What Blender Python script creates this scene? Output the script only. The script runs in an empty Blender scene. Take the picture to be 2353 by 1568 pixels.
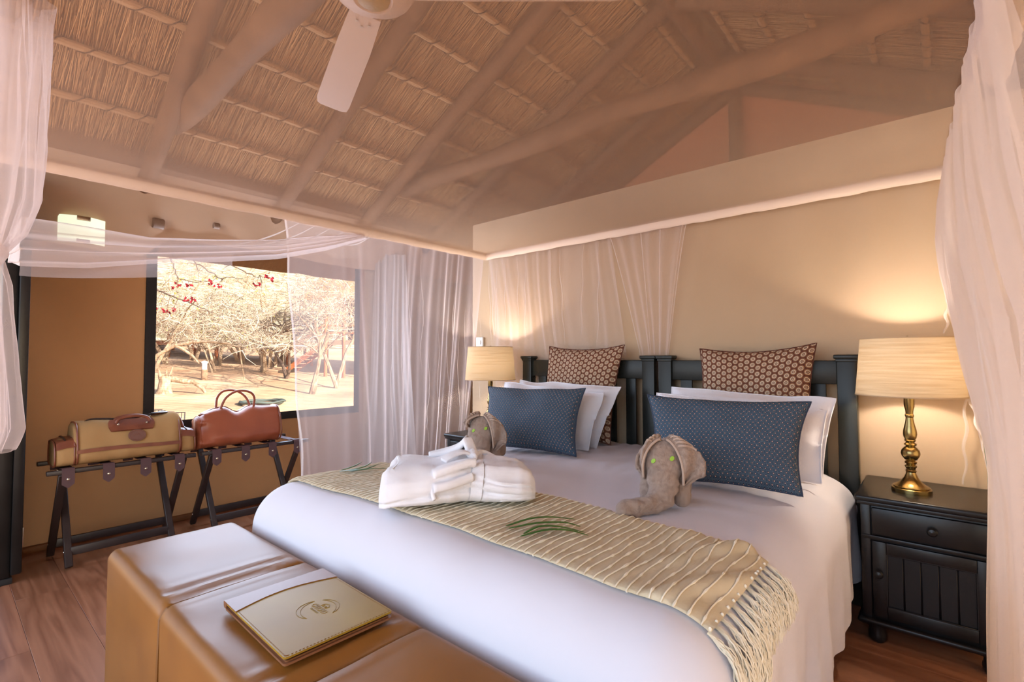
import bpy, bmesh, math, random
from mathutils import Vector, Matrix, noise

random.seed(7)
scene = bpy.context.scene
COL = scene.collection
PI = math.pi

# ------------------------------------------------------------------ camera
cam_d = bpy.data.cameras.new('camera')
cam_d.sensor_fit = 'HORIZONTAL'
cam_d.sensor_width = 36.0
cam_d.lens = 36.0 * 1139.09 / 2353.0
cam_d.clip_start = 0.05
cam_d.clip_end = 300
cam = bpy.data.objects.new('camera', cam_d)
COL.objects.link(cam)
_yaw, _pit, _rol = 0.7116, 0.0343, -0.0013
_fw = Vector((-math.sin(_yaw) * math.cos(_pit), math.cos(_yaw) * math.cos(_pit), math.sin(_pit)))
_r = Vector((math.cos(_yaw), math.sin(_yaw), 0))
_u = _r.cross(_fw)
_r, _u = _r * math.cos(_rol) + _u * math.sin(_rol), _u * math.cos(_rol) - _r * math.sin(_rol)
_m = Matrix((_r, _u, -_fw)).transposed().to_4x4()
_m.translation = (1.2781, -2.907, 1.1355)
cam.matrix_world = _m
scene.camera = cam

# ------------------------------------------------------------------ view, world, sun, daylight
scene.view_settings.view_transform = 'Standard'
scene.view_settings.look = 'None'
scene.view_settings.exposure = 0.48
scene.view_settings.gamma = 1.0
scene.view_settings.use_curve_mapping = False
scene.cycles.use_denoising = True
scene.cycles.denoising_input_passes = 'RGB'
scene.cycles.max_bounces = 6
scene.cycles.diffuse_bounces = 3
scene.cycles.glossy_bounces = 2
scene.cycles.transparent_max_bounces = 12
scene.cycles.sample_clamp_indirect = 6.0
scene.cycles.caustics_reflective = False
scene.cycles.caustics_refractive = False

world = bpy.data.worlds.new('sky')
scene.world = world
world.use_nodes = True
_wn = world.node_tree.nodes
_sky = _wn.new('ShaderNodeTexSky')
_sky.sky_type = 'NISHITA'
_sky.sun_disc = False
_sky.sun_elevation = math.radians(24)
_sky.sun_rotation = math.radians(75)
_sky.air_density = 1.0
_sky.dust_density = 1.5
_wn['Background'].inputs['Strength'].default_value = 0.32
world.node_tree.links.new(_sky.outputs[0], _wn['Background'].inputs['Color'])


def light(name, kind, loc, energy, color, aim=None, **kw):
    d = bpy.data.lights.new(name, kind)
    d.energy = energy
    d.color = color
    for k, v in kw.items():
        setattr(d, k, v)
    o = bpy.data.objects.new(name, d)
    COL.objects.link(o)
    o.location = loc
    if aim is not None:
        o.rotation_euler = (Vector(aim) - Vector(loc)).to_track_quat('-Z', 'Y').to_euler()
    return o


# low morning sun from behind the tent, lighting the bush outside the window
light('sun', 'SUN', (10, 6, 8), 12.0, (1.0, 0.92, 0.82), aim=(-8, 2.5, 0), angle=math.radians(0.6))
# daylight entering by the wide open doorway the photograph is taken from
light('doorway_daylight', 'AREA', (-0.6, -4.3, 1.55), 56, (0.70, 0.81, 1.0), aim=(-0.5, 0, 1.25), shape='RECTANGLE', size=4.6, size_y=2.2)
# daylight entering by the screened window
light('window_daylight', 'AREA', (-2.74, -1.17, 1.40), 42, (0.64, 0.77, 1.0), aim=(0, -1.17, 1.40), shape='RECTANGLE', size=1.5, size_y=1.2)


# ------------------------------------------------------------------ helpers
def S(r, g, b):
    def f(c):
        c /= 255.0
        return c / 12.92 if c <= 0.04045 else ((c + 0.055) / 1.055) ** 2.4
    return (f(r), f(g), f(b), 1.0)


def V(*a):
    return Vector(a)


class MB:
    """collects shapes that become one mesh object"""
    def __init__(self):
        self.v, self.f, self.uv = [], [], {}

    def add(self, vs, fs):
        o = len(self.v)
        self.v += [tuple(p) for p in vs]
        self.f += [tuple(i + o for i in q) for q in fs]
        return o

    def box(self, x0, x1, y0, y1, z0, z1, bev=0.0, seg=2, rot=None, about=None):
        bm = bmesh.new()
        bmesh.ops.create_cube(bm, size=1)
        for w in bm.verts:
            w.co = ((x0 + x1) / 2 + w.co.x * (x1 - x0), (y0 + y1) / 2 + w.co.y * (y1 - y0), (z0 + z1) / 2 + w.co.z * (z1 - z0))
        if bev > 0:
            bmesh.ops.bevel(bm, geom=list(bm.edges), offset=bev, segments=seg, profile=0.5, affect='EDGES')
        if rot is not None:
            c = Vector(about) if about is not None else V((x0 + x1) / 2, (y0 + y1) / 2, (z0 + z1) / 2)
            for w in bm.verts:
                w.co = c + rot @ (w.co - c)
        bm.verts.index_update()
        self.add([w.co for w in bm.verts], [[w.index for w in q.verts] for q in bm.faces])
        bm.free()
        return self

    def bar(self, a, b, w, h, up=(0, 0, 1), bev=0.0):
        """square bar from a to b"""
        a, b = Vector(a), Vector(b)
        d = (b - a)
        L = d.length
        d.normalize()
        s = d.cross(Vector(up)).normalized()
        u = s.cross(d)
        R = Matrix((d, s, u)).transposed()
        c = (a + b) / 2
        self.box(c.x - L / 2, c.x + L / 2, c.y - w / 2, c.y + w / 2, c.z - h / 2, c.z + h / 2, bev, 1, rot=R, about=c)
        return self

    def tube(self, pts, r, n=8, cap=True, closed=False):
        pts = [Vector(p) for p in pts]
        k = len(pts)
        rs = r if isinstance(r, (list, tuple)) else [r] * k
        ref = V(0, 0, 1)
        if abs((pts[-1] - pts[0]).normalized().dot(ref)) > .9:
            ref = V(1, 0, 0)
        vs, fs = [], []
        s = None
        for i in range(k):
            if closed:
                t = pts[(i + 1) % k] - pts[i - 1]
            else:
                t = pts[min(i + 1, k - 1)] - pts[max(i - 1, 0)]
            if t.length < 1e-9:
                t = V(0, 0, 1)
            t.normalize()
            if s is None:
                s = t.cross(ref).normalized()
            else:
                s = (s - t * s.dot(t))
                s = s.normalized() if s.length > 1e-6 else t.orthogonal().normalized()
            b = t.cross(s)
            for j in range(n):
                a = 2 * PI * j / n
                vs.append(pts[i] + (s * math.cos(a) + b * math.sin(a)) * rs[i])
        m = k if closed else k - 1
        for i in range(m):
            for j in range(n):
                i2 = (i + 1) % k
                fs.append((i * n + j, i * n + (j + 1) % n, i2 * n + (j + 1) % n, i2 * n + j))
        if cap and not closed:
            fs.append(tuple(range(n))[::-1])
            fs.append(tuple((k - 1) * n + j for j in range(n)))
        self.add(vs, fs)
        return self

    def lathe(self, prof, c=(0, 0, 0), n=32):
        vs, fs = [], []
        for (r, z) in prof:
            for j in range(n):
                a = 2 * PI * j / n
                vs.append((c[0] + r * math.cos(a), c[1] + r * math.sin(a), c[2] + z))
        for i in range(len(prof) - 1):
            for j in range(n):
                fs.append((i * n + j, i * n + (j + 1) % n, (i + 1) * n + (j + 1) % n, (i + 1) * n + j))
        if prof[0][0] > 1e-6:
            fs.append(tuple(range(n))[::-1])
        if prof[-1][0] > 1e-6:
            fs.append(tuple((len(prof) - 1) * n + j for j in range(n)))
        self.add(vs, fs)
        return self

    def grid(self, fn, nu, nv, closed=False, uv=False):
        o = len(self.v)
        vs = [fn(i / nu, j / nv) for j in range(nv + 1) for i in range(nu + (0 if closed else 1))]
        w = nu if closed else nu + 1
        fs = [(j * w + i, j * w + (i + 1) % w, (j + 1) * w + (i + 1) % w, (j + 1) * w + i) for j in range(nv) for i in range(nu)]
        if uv:
            for j in range(nv + 1):
                for i in range(w):
                    self.uv[o + j * w + i] = (i / nu, j / nv)
        self.add(vs, fs)
        return self

    def loft(self, rings):
        n = len(rings[0])
        vs = [p for q in rings for p in q]
        fs = [(i * n + j, i * n + (j + 1) % n, (i + 1) * n + (j + 1) % n, (i + 1) * n + j) for i in range(len(rings) - 1) for j in range(n)]
        fs.append(tuple(range(n))[::-1])
        fs.append(tuple((len(rings) - 1) * n + j for j in range(n)))
        self.add(vs, fs)
        return self

    def build(self, name, mat, parent=None, world=False, angle=40, smooth=True):
        me = bpy.data.meshes.new(name)
        off = None
        if world and parent is not None:
            off, q = Vector((0, 0, 0)), parent
            while q is not None:
                off, q = off + q.location, q.parent
        vs = [tuple(Vector(p) - off) for p in self.v] if off is not None else self.v
        me.from_pydata(vs, [], self.f)
        if self.uv:
            l = me.uv_layers.new(name='UVMap')
            for lp in me.loops:
                l.data[lp.index].uv = self.uv.get(lp.vertex_index, (0, 0))
        me.update()
        if smooth:
            me.shade_smooth()
            if angle:
                me.set_sharp_from_angle(angle=math.radians(angle))
        if mat is not None:
            me.materials.append(mat)
        o = bpy.data.objects.new(name, me)
        COL.objects.link(o)
        if parent is not None:
            o.parent = parent
        return o


def thing(name, label, cat, loc=(0, 0, 0), rz=0, group=None, kind=None):
    o = bpy.data.objects.new(name, None)
    COL.objects.link(o)
    o.empty_display_size = .05
    o.location = loc
    o.rotation_euler = (0, 0, rz)
    o.matrix_world = Matrix.Translation(Vector(loc)) @ Matrix.Rotation(rz, 4, 'Z')
    if label:
        tag(o, label, cat, group)
    if kind:
        o['kind'] = kind
    return o


def tag(o, label, cat, group=None, kind=None):
    o['label'] = label
    if cat:
        o['category'] = cat
    if group:
        o['group'] = group
    if kind:
        o['kind'] = kind
    return o


def base(o):
    """put a mesh object's origin at the middle of its foot"""
    vs = [w.co for w in o.data.vertices]
    c = V((min(p.x for p in vs) + max(p.x for p in vs)) / 2, (min(p.y for p in vs) + max(p.y for p in vs)) / 2, min(p.z for p in vs))
    o.data.transform(Matrix.Translation(-c))
    o.location = o.location + c
    return o


def copy_tree(o, parent=None):
    c = o.copy()
    COL.objects.link(c)
    if parent is not None:
        c.parent = parent
        c.matrix_parent_inverse = o.matrix_parent_inverse.copy()
    for ch in list(o.children):
        copy_tree(ch, c)
    return c


def evaluated(o):
    dg = bpy.context.evaluated_depsgraph_get()
    me = bpy.data.meshes.new_from_object(o.evaluated_get(dg))
    old = o.data
    o.modifiers.clear()
    o.data = me
    bpy.data.meshes.remove(old)
    return o


def soft(name, prims, voxel, mat, parent=None, smooth=6, fac=.5, fuzz=0.0, fscale=20, disp=None, warp=None):
    """fuse ellipsoids, capsules and rounded slabs into one soft continuous mesh"""
    mb = MB()
    for p in prims:
        if p[0] == 'ell':
            _, c, r3 = p[:3]
            R = p[3] if len(p) > 3 else Matrix.Identity(3)
            bm = bmesh.new()
            bmesh.ops.create_icosphere(bm, subdivisions=3, radius=1)
            bm.verts.index_update()
            mb.add([Vector(c) + R @ V(w.co.x * r3[0], w.co.y * r3[1], w.co.z * r3[2]) for w in bm.verts], [[w.index for w in q.verts] for q in bm.faces])
            bm.free()
        elif p[0] == 'cap':
            _, pts, rs = p
            pts = [Vector(q) for q in pts]
            rs = rs if isinstance(rs, (list, tuple)) else [rs] * len(pts)
            mb.tube(pts, list(rs), 16)
            for q, rr in ((pts[0], rs[0]), (pts[-1], rs[-1])):
                bm = bmesh.new()
                bmesh.ops.create_icosphere(bm, subdivisions=2, radius=rr)
                bm.verts.index_update()
                mb.add([q + w.co for w in bm.verts], [[w.index for w in t.verts] for t in bm.faces])
                bm.free()
        elif p[0] == 'slab':
            _, c, sz, bev = p[:4]
            R = p[4] if len(p) > 4 else None
            mb.box(c[0] - sz[0] / 2, c[0] + sz[0] / 2, c[1] - sz[1] / 2, c[1] + sz[1] / 2, c[2] - sz[2] / 2, c[2] + sz[2] / 2, bev, 4, rot=R)
    o = mb.build(name, mat, None, smooth=False)
    m = o.modifiers.new('r', 'REMESH')
    m.mode = 'VOXEL'
    m.voxel_size = voxel
    m.use_smooth_shade = True
    s = o.modifiers.new('s', 'SMOOTH')
    s.iterations = smooth
    s.factor = fac
    evaluated(o)
    me = o.data
    if fuzz or disp:
        nrms = [q.vector.copy() for q in me.vertex_normals]
        for w, n in zip(me.vertices, nrms):
            d = fuzz * noise.noise(w.co * fscale) if fuzz else 0
            if disp:
                d += disp(w.co)
            w.co = w.co + n * d
    if warp:
        for w in me.vertices:
            w.co = warp(w.co)
    me.shade_smooth()
    me.update()
    if not me.materials and mat:
        me.materials.append(mat)
    if parent is not None:
        o.parent = parent
    return o


def cr(pts, n=6):
    """smooth a polyline (Catmull-Rom); entries may carry a radius as a 4th value"""
    P = [tuple(p) for p in pts]
    out = []
    for i in range(len(P) - 1):
        a, b, c, d = P[max(i - 1, 0)], P[i], P[i + 1], P[min(i + 2, len(P) - 1)]
        for k in range(n):
            f = k / n
            out.append(tuple(.5 * (2 * b[j] + (c[j] - a[j]) * f + (2 * a[j] - 5 * b[j] + 4 * c[j] - d[j]) * f * f + (3 * b[j] - a[j] - 3 * c[j] + d[j]) * f ** 3) for j in range(len(b))))
    out.append(P[-1])
    return out


# ------------------------------------------------------------------ materials
def _new(name):
    m = bpy.data.materials.new(name)
    m.use_nodes = True
    nt = m.node_tree
    return m, nt, nt.nodes, nt.links, nt.nodes['Principled BSDF']


def _coords(N, L, scale=(1, 1, 1), kind='Object'):
    tc = N.new('ShaderNodeTexCoord')
    mp = N.new('ShaderNodeMapping')
    mp.inputs['Scale'].default_value = scale
    L.new(tc.outputs[kind], mp.inputs['Vector'])
    return mp.outputs[0]


def mat(name, rgb, rough=.6, metal=0.0, var=None, bump=None, spec=.4, coat=0.0, trans=0.0, sheen=0.0, kind='Object'):
    """var = (scale3, rgb2, detail, lo, hi); bump = (scale3, strength, distance)"""
    m, nt, N, L, P = _new(name)
    P.inputs['Base Color'].default_value = rgb
    P.inputs['Roughness'].default_value = rough
    P.inputs['Metallic'].default_value = metal
    P.inputs['Specular IOR Level'].default_value = spec
    P.inputs['Coat Weight'].default_value = coat
    P.inputs['Sheen Weight'].default_value = sheen
    if var:
        sc, c2, det, lo, hi = var
        nz = N.new('ShaderNodeTexNoise')
        nz.inputs['Scale'].default_value = 1
        nz.inputs['Detail'].default_value = det
        L.new(_coords(N, L, sc, kind), nz.inputs['Vector'])
        rp = N.new('ShaderNodeValToRGB')
        rp.color_ramp.elements[0].position = lo
        rp.color_ramp.elements[1].position = hi
        rp.color_ramp.elements[0].color = rgb
        rp.color_ramp.elements[1].color = c2
        L.new(nz.outputs['Fac'], rp.inputs['Fac'])
        L.new(rp.outputs['Color'], P.inputs['Base Color'])
    if bump:
        sc, st, di = bump
        nz = N.new('ShaderNodeTexNoise')
        nz.inputs['Scale'].default_value = 1
        nz.inputs['Detail'].default_value = 4
        L.new(_coords(N, L, sc, kind), nz.inputs['Vector'])
        b = N.new('ShaderNodeBump')
        b.inputs['Strength'].default_value = st
        b.inputs['Distance'].default_value = di
        L.new(nz.outputs['Fac'], b.inputs['Height'])
        L.new(b.outputs['Normal'], P.inputs['Normal'])
    if trans:
        t = N.new('ShaderNodeBsdfTranslucent')
        src = P.inputs['Base Color'].links
        if src:
            L.new(src[0].from_socket, t.inputs['Color'])
        else:
            t.inputs['Color'].default_value = rgb
        mx = N.new('ShaderNodeMixShader')
        mx.inputs[0].default_value = trans
        L.new(P.outputs[0], mx.inputs[1])
        L.new(t.outputs[0], mx.inputs[2])
        L.new(mx.outputs[0], N['Material Output'].inputs['Surface'])
    return m


def net_mat(name, d, rgb):
    """woven net: a slanting line of sight meets more thread"""
    m, nt, N, L, P = _new(name)
    N.remove(P)
    g = N.new('ShaderNodeNewGeometry')
    dp = N.new('ShaderNodeVectorMath')
    dp.operation = 'DOT_PRODUCT'
    L.new(g.outputs['Normal'], dp.inputs[0])
    L.new(g.outputs['Incoming'], dp.inputs[1])

    def mth(op, a, b=None):
        q = N.new('ShaderNodeMath')
        q.operation = op
        for i, s in enumerate((a, b)):
            if s is None:
                continue
            if isinstance(s, (int, float)):
                q.inputs[i].default_value = s
            else:
                L.new(s, q.inputs[i])
        return q.outputs[0]
    c = mth('MAXIMUM', mth('ABSOLUTE', dp.outputs['Value']), 0.10)
    T = mth('POWER', 1.0 - d, mth('DIVIDE', 1.0, c))
    df = N.new('ShaderNodeBsdfDiffuse')
    df.inputs['Color'].default_value = rgb
    tl = N.new('ShaderNodeBsdfTranslucent')
    tl.inputs['Color'].default_value = rgb
    mx = N.new('ShaderNodeMixShader')
    mx.inputs[0].default_value = .45
    L.new(df.outputs[0], mx.inputs[1])
    L.new(tl.outputs[0], mx.inputs[2])
    tr = N.new('ShaderNodeBsdfTransparent')
    mo = N.new('ShaderNodeMixShader')
    L.new(T, mo.inputs[0])
    L.new(mx.outputs[0], mo.inputs[1])
    L.new(tr.outputs[0], mo.inputs[2])
    L.new(mo.outputs[0], N['Material Output'].inputs['Surface'])
    return m


def lattice_mat(name, nx, ny, stops, rough=.8, asp=1.732):
    """two interleaved dot lattices over the UV square; stops colour by distance from a dot's middle"""
    m, nt, N, L, P = _new(name)
    P.inputs['Roughness'].default_value = rough
    P.inputs['Specular IOR Level'].default_value = .2
    co = _coords(N, L, (nx, ny, 1), 'UV')
    ds = []
    for off in ((0, 0, 0), (.5, .5, 0)):
        a = N.new('ShaderNodeVectorMath')
        a.operation = 'ADD'
        a.inputs[1].default_value = off
        L.new(co, a.inputs[0])
        fr = N.new('ShaderNodeVectorMath')
        fr.operation = 'FRACTION'
        L.new(a.outputs[0], fr.inputs[0])
        sb = N.new('ShaderNodeVectorMath')
        sb.operation = 'SUBTRACT'
        sb.inputs[1].default_value = (.5, .5, 0)
        L.new(fr.outputs[0], sb.inputs[0])
        ml = N.new('ShaderNodeVectorMath')
        ml.operation = 'MULTIPLY'
        ml.inputs[1].default_value = (1, asp, 0)
        L.new(sb.outputs[0], ml.inputs[0])
        ln = N.new('ShaderNodeVectorMath')
        ln.operation = 'LENGTH'
        L.new(ml.outputs[0], ln.inputs[0])
        ds.append(ln.outputs['Value'])
    mn = N.new('ShaderNodeMath')
    mn.operation = 'MINIMUM'
    L.new(ds[0], mn.inputs[0])
    L.new(ds[1], mn.inputs[1])
    rp = N.new('ShaderNodeValToRGB')
    rp.color_ramp.interpolation = 'CONSTANT'
    el = rp.color_ramp.elements
    while len(el) < len(stops):
        el.new(.5)
    for e, (pos, c) in zip(el, stops):
        e.position = pos
        e.color = c
    L.new(mn.outputs[0], rp.inputs['Fac'])
    L.new(rp.outputs['Color'], P.inputs['Base Color'])
    return m


def random_mat(name, c1, c2, rough=.8, island=True, trans=0.0):
    """colour varies from strand to strand"""
    m, nt, N, L, P = _new(name)
    P.inputs['Roughness'].default_value = rough
    P.inputs['Specular IOR Level'].default_value = .2
    g = N.new('ShaderNodeNewGeometry') if island else N.new('ShaderNodeObjectInfo')
    rp = N.new('ShaderNodeValToRGB')
    rp.color_ramp.elements[0].color = c1
    rp.color_ramp.elements[1].color = c2
    L.new(g.outputs['Random Per Island' if island else 'Random'], rp.inputs['Fac'])
    L.new(rp.outputs['Color'], P.inputs['Base Color'])
    return m


def wood_floor_mat():
    m, nt, N, L, P = _new('laminate_oak')
    P.inputs['Roughness'].default_value = .38
    oi = N.new('ShaderNodeObjectInfo')
    tc = N.new('ShaderNodeTexCoord')
    ad = N.new('ShaderNodeVectorMath')
    ad.operation = 'ADD'
    cb = N.new('ShaderNodeCombineXYZ')
    mu = N.new('ShaderNodeMath')
    mu.operation = 'MULTIPLY'
    mu.inputs[1].default_value = 37
    L.new(oi.outputs['Random'], mu.inputs[0])
    L.new(mu.outputs[0], cb.inputs[0])
    L.new(mu.outputs[0], cb.inputs[1])
    L.new(tc.outputs['Object'], ad.inputs[0])
    L.new(cb.outputs[0], ad.inputs[1])
    mp = N.new('ShaderNodeMapping')
    mp.inputs['Scale'].default_value = (.55, 6.5, 1)
    L.new(ad.outputs[0], mp.inputs['Vector'])
    w = N.new('ShaderNodeTexNoise')
    w.inputs['Scale'].default_value = 1.3
    w.inputs['Detail'].default_value = 2
    w.inputs['Distortion'].default_value = .15
    L.new(mp.outputs[0], w.inputs['Vector'])
    # rings: fold the low noise into repeated grain lines
    k = N.new('ShaderNodeMath')
    k.operation = 'MULTIPLY'
    k.inputs[1].default_value = 13
    L.new(w.outputs['Fac'], k.inputs[0])
    fr = N.new('ShaderNodeMath')
    fr.operation = 'PINGPONG'
    fr.inputs[1].default_value = 1
    L.new(k.outputs[0], fr.inputs[0])
    mp2 = N.new('ShaderNodeMapping')
    mp2.inputs['Scale'].default_value = (3, 90, 1)
    L.new(ad.outputs[0], mp2.inputs['Vector'])
    f = N.new('ShaderNodeTexNoise')
    f.inputs['Scale'].default_value = 1
    f.inputs['Detail'].default_value = 3
    L.new(mp2.outputs[0], f.inputs['Vector'])
    mx = N.new('ShaderNodeMix')
    mx.inputs[0].default_value = .55
    L.new(fr.outputs[0], mx.inputs[2])
    L.new(f.outputs['Fac'], mx.inputs[3])
    rp = N.new('ShaderNodeValToRGB')
    rp.color_ramp.elements[0].position = .15
    rp.color_ramp.elements[1].position = .85
    rp.color_ramp.elements[0].color = S(132, 82, 56)
    rp.color_ramp.elements[1].color = S(174, 118, 86)
    L.new(mx.outputs[0], rp.inputs['Fac'])
    hs = N.new('ShaderNodeHueSaturation')
    mr = N.new('ShaderNodeMapRange')
    mr.inputs[3].default_value = .8
    mr.inputs[4].default_value = 1.15
    L.new(oi.outputs['Random'], mr.inputs[0])
    L.new(mr.outputs[0], hs.inputs['Value'])
    L.new(rp.outputs['Color'], hs.inputs['Color'])
    L.new(hs.outputs['Color'], P.inputs['Base Color'])
    return m


def screen_mat():
    """window gauze: fine pale horizontal threads with gaps"""
    m, nt, N, L, P = _new('insect_gauze')
    N.remove(P)
    co = _coords(N, L, (1, 1, 1))
    sp = N.new('ShaderNodeSeparateXYZ')
    L.new(co, sp.inputs[0])
    w = N.new('ShaderNodeMath')
    w.operation = 'MULTIPLY'
    w.inputs[1].default_value = 2 * PI / .0125
    L.new(sp.outputs['Z'], w.inputs[0])
    sn = N.new('ShaderNodeMath')
    sn.operation = 'SINE'
    L.new(w.outputs[0], sn.inputs[0])
    mr = N.new('ShaderNodeMapRange')
    mr.inputs[1].default_value = -1
    mr.inputs[2].default_value = 1
    mr.inputs[3].default_value = .97
    mr.inputs[4].default_value = .72
    L.new(sn.outputs[0], mr.inputs[0])
    d = N.new('ShaderNodeBsdfDiffuse')
    d.inputs['Color'].default_value = S(160, 140, 125)
    tl = N.new('ShaderNodeBsdfTranslucent')
    tl.inputs['Color'].default_value = S(170, 150, 138)
    dm = N.new('ShaderNodeMixShader')
    dm.inputs[0].default_value = .5
    L.new(d.outputs[0], dm.inputs[1])
    L.new(tl.outputs[0], dm.inputs[2])
    t = N.new('ShaderNodeBsdfTransparent')
    mx = N.new('ShaderNodeMixShader')
    L.new(mr.outputs[0], mx.inputs[0])
    L.new(dm.outputs[0], mx.inputs[1])
    L.new(t.outputs[0], mx.inputs[2])
    L.new(mx.outputs[0], N['Material Output'].inputs['Surface'])
    return m


def emit_mat(name, rgb, strength):
    m, nt, N, L, P = _new(name)
    P.inputs['Base Color'].default_value = rgb
    P.inputs['Emission Color'].default_value = rgb
    P.inputs['Emission Strength'].default_value = strength
    return m


M_floor = wood_floor_mat()
M_thatch = mat('thatch', S(150, 108, 68), .95, var=((3, 150, 3), S(194, 146, 96), 4, .3, .7), bump=((5, 200, 5), .9, .02), spec=.1)
M_straw = random_mat('straw', S(146, 104, 64), S(214, 164, 110), .9)
M_pole = mat('peeled_pole', S(104, 72, 48), .75, var=((6, 3, 6), S(128, 90, 60), 3, .3, .7), bump=((25, 4, 25), .3, .01), spec=.2)
M_lath = mat('lath_wood', S(178, 136, 94), .8, var=((10, 5, 10), S(190, 148, 104), 2, .3, .7), spec=.2)
M_twine = mat('tarred_twine', S(70, 52, 38), .9)
M_gable = mat('terracotta_canvas', S(206, 128, 88), .9, bump=((200, 200, 200), .15, .002), spec=.1)
M_wall = mat('beige_canvas', S(198, 172, 144), .92, var=((1.2, 1.2, .8), S(190, 160, 128), 2, .35, .7), bump=((3, 3, 1.2), .35, .03), spec=.1)
M_sunwall = mat('sunlit_canvas', S(206, 184, 154), .92, spec=.1, trans=.42)
M_brown = mat('brown_canvas', S(184, 136, 92), .9, var=((.9, .9, .5), S(150, 110, 74), 2, .35, .65), bump=((30, 500, 30), .25, .002), spec=.12, trans=.25)
M_tan = mat('tan_canvas', S(206, 174, 146), .9, bump=((6, 2, 2), .4, .03), spec=.1)
M_web = mat('black_webbing', S(40, 37, 36), .8)
M_gauze = screen_mat()
M_black = mat('black_satin_paint', S(22, 21, 21), .32, var=((2, 2, 9), S(30, 29, 29), 3, .4, .7), spec=.38)
M_head = mat('black_green_paint', S(30, 32, 28), .38, var=((5, 5, 2), S(38, 40, 35), 3, .4, .7), spec=.4)
M_rack = mat('espresso_wood', S(44, 34, 32), .42, var=((8, 8, 8), S(56, 44, 41), 2, .4, .7), spec=.45)
M_strap = mat('plum_leather', S(84, 60, 62), .6, bump=((90, 90, 90), .2, .003), spec=.35)
M_stud = mat('pale_metal', S(196, 186, 170), .3, 1.0)
M_brass = mat('antique_brass', S(158, 136, 88), .26, 1.0, var=((20, 20, 6), S(124, 104, 62), 2, .4, .7))
M_shade = mat('linen_shade', S(206, 180, 146), .9, var=((5, 5, 160), S(190, 160, 124), 3, .35, .65), bump=((60, 60, 240), .3, .002), spec=.1, trans=.075)
M_white = mat('white_cotton', S(232, 228, 232), .85, bump=((7, 7, 7), .25, .02), spec=.15, sheen=.1)
M_duvet = mat('white_percale', S(226, 222, 228), .8, bump=((2.5, 2.5, 2.5), .35, .03), spec=.2)
M_terry = mat('white_terry', S(240, 236, 238), .95, bump=((480, 480, 480), .5, .003), spec=.1, sheen=.3)
M_taupe = mat('taupe_terry', S(172, 148, 132), .95, var=((90, 90, 90), S(146, 122, 108), 3, .35, .7), bump=((300, 300, 300), .8, .006), spec=.1, sheen=.25)
M_taupehem = mat('taupe_hem', S(184, 160, 144), .9, bump=((200, 200, 200), .3, .002), spec=.1)
M_leafeye = mat('lime_leaf', S(150, 190, 60), .5)
M_throw = mat('beige_throw_weave', S(208, 190, 158), .92, var=((14, 14, 14), S(218, 202, 172), 3, .35, .65), bump=((120, 400, 120), .35, .003), spec=.1)
M_cord = mat('cream_cord', S(244, 236, 216), .9, bump=((300, 300, 300), .3, .002), spec=.1)
M_fringe = random_mat('cream_fringe', S(224, 212, 184), S(248, 240, 220), .9)
M_green = mat('dark_green_leaf', S(58, 92, 40), .4, var=((30, 30, 30), S(84, 116, 52), 2, .3, .7))
M_bench = mat('tan_leather', S(150, 97, 38), .42, var=((3.5, 3.5, 3.5), S(118, 74, 30), 4, .3, .75), bump=((40, 40, 40), .12, .003), spec=.3)
M_benchseam = mat('leather_seam', S(126, 84, 40), .5)
M_folio = mat('yellow_hide', S(166, 134, 44), .44, var=((7, 7, 7), S(146, 110, 34), 3, .3, .75), bump=((60, 60, 60), .1, .002), spec=.3)
M_folioband = mat('brown_hide', S(138, 92, 64), .36, var=((8, 8, 8), S(134, 86, 58), 3, .3, .75), spec=.3)
M_folioedge = mat('hide_edge', S(122, 76, 40), .6)
M_emboss = mat('embossed_hide', S(150, 122, 64), .5)
M_canvasbag = mat('khaki_canvas', S(172, 136, 92), .9, var=((6, 6, 6), S(158, 122, 80), 3, .35, .7), bump=((350, 350, 350), .2, .002), spec=.1)
M_bagleather = mat('chestnut_leather', S(112, 60, 42), .42, var=((18, 18, 18), S(134, 76, 52), 2, .35, .7), spec=.45)
M_patch = mat('patch_leather', S(112, 76, 66), .55)
M_tanbag = mat('cognac_leather', S(156, 84, 56), .38, var=((7, 7, 7), S(136, 68, 44), 4, .3, .75), bump=((60, 60, 60), .12, .002), spec=.45)
M_fan = mat('fan_white', S(208, 180, 158), .5)
M_glass = emit_mat('lit_opal_glass', S(226, 236, 206), .75)
M_rail = mat('cloth_wrapped_rail', S(236, 214, 196), .85, bump=((12, 12, 12), .4, .01), spec=.1)
M_net_top = net_mat('canopy_net', .20, S(240, 210, 186))
M_net = net_mat('side_net', .24, S(238, 224, 220))
M_net_l = net_mat('window_side_net', .25, S(240, 220, 212))
M_net_r = net_mat('heavy_net', .31, S(240, 226, 220))
M_net2 = net_mat('gathered_net', .42, S(240, 226, 220))
M_netfold = net_mat('net_hem', .34, S(244, 234, 228))
M_drape = mat('white_drape', S(206, 194, 188), .9, spec=.1, trans=.3)
M_plate = mat('white_plastic', S(236, 234, 228), .4)
M_hem = mat('green_hem_tape', S(128, 140, 112), .9)
M_rug = random_mat('oat_rug', S(150, 136, 108), S(206, 192, 164), .95)
M_brown_cush = lattice_mat('ring_print_cotton', 9.7, 16.5, [
    (0, S(92, 58, 46)), (.035, S(206, 184, 158)), (.065, S(122, 84, 64)), (.120, S(212, 190, 164)), (.185, S(112, 72, 54)), (.215, S(164, 122, 88)), (.248, S(98, 58, 46))], asp=.59)
M_blue_cush = lattice_mat('dot_print_cotton', 31, 15, [
    (0, S(176, 150, 142)), (.115, S(40, 46, 64)), (.23, S(82, 98, 112)), (.33, S(66, 82, 98)), (.46, S(54, 66, 84))], asp=1.2)

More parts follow.
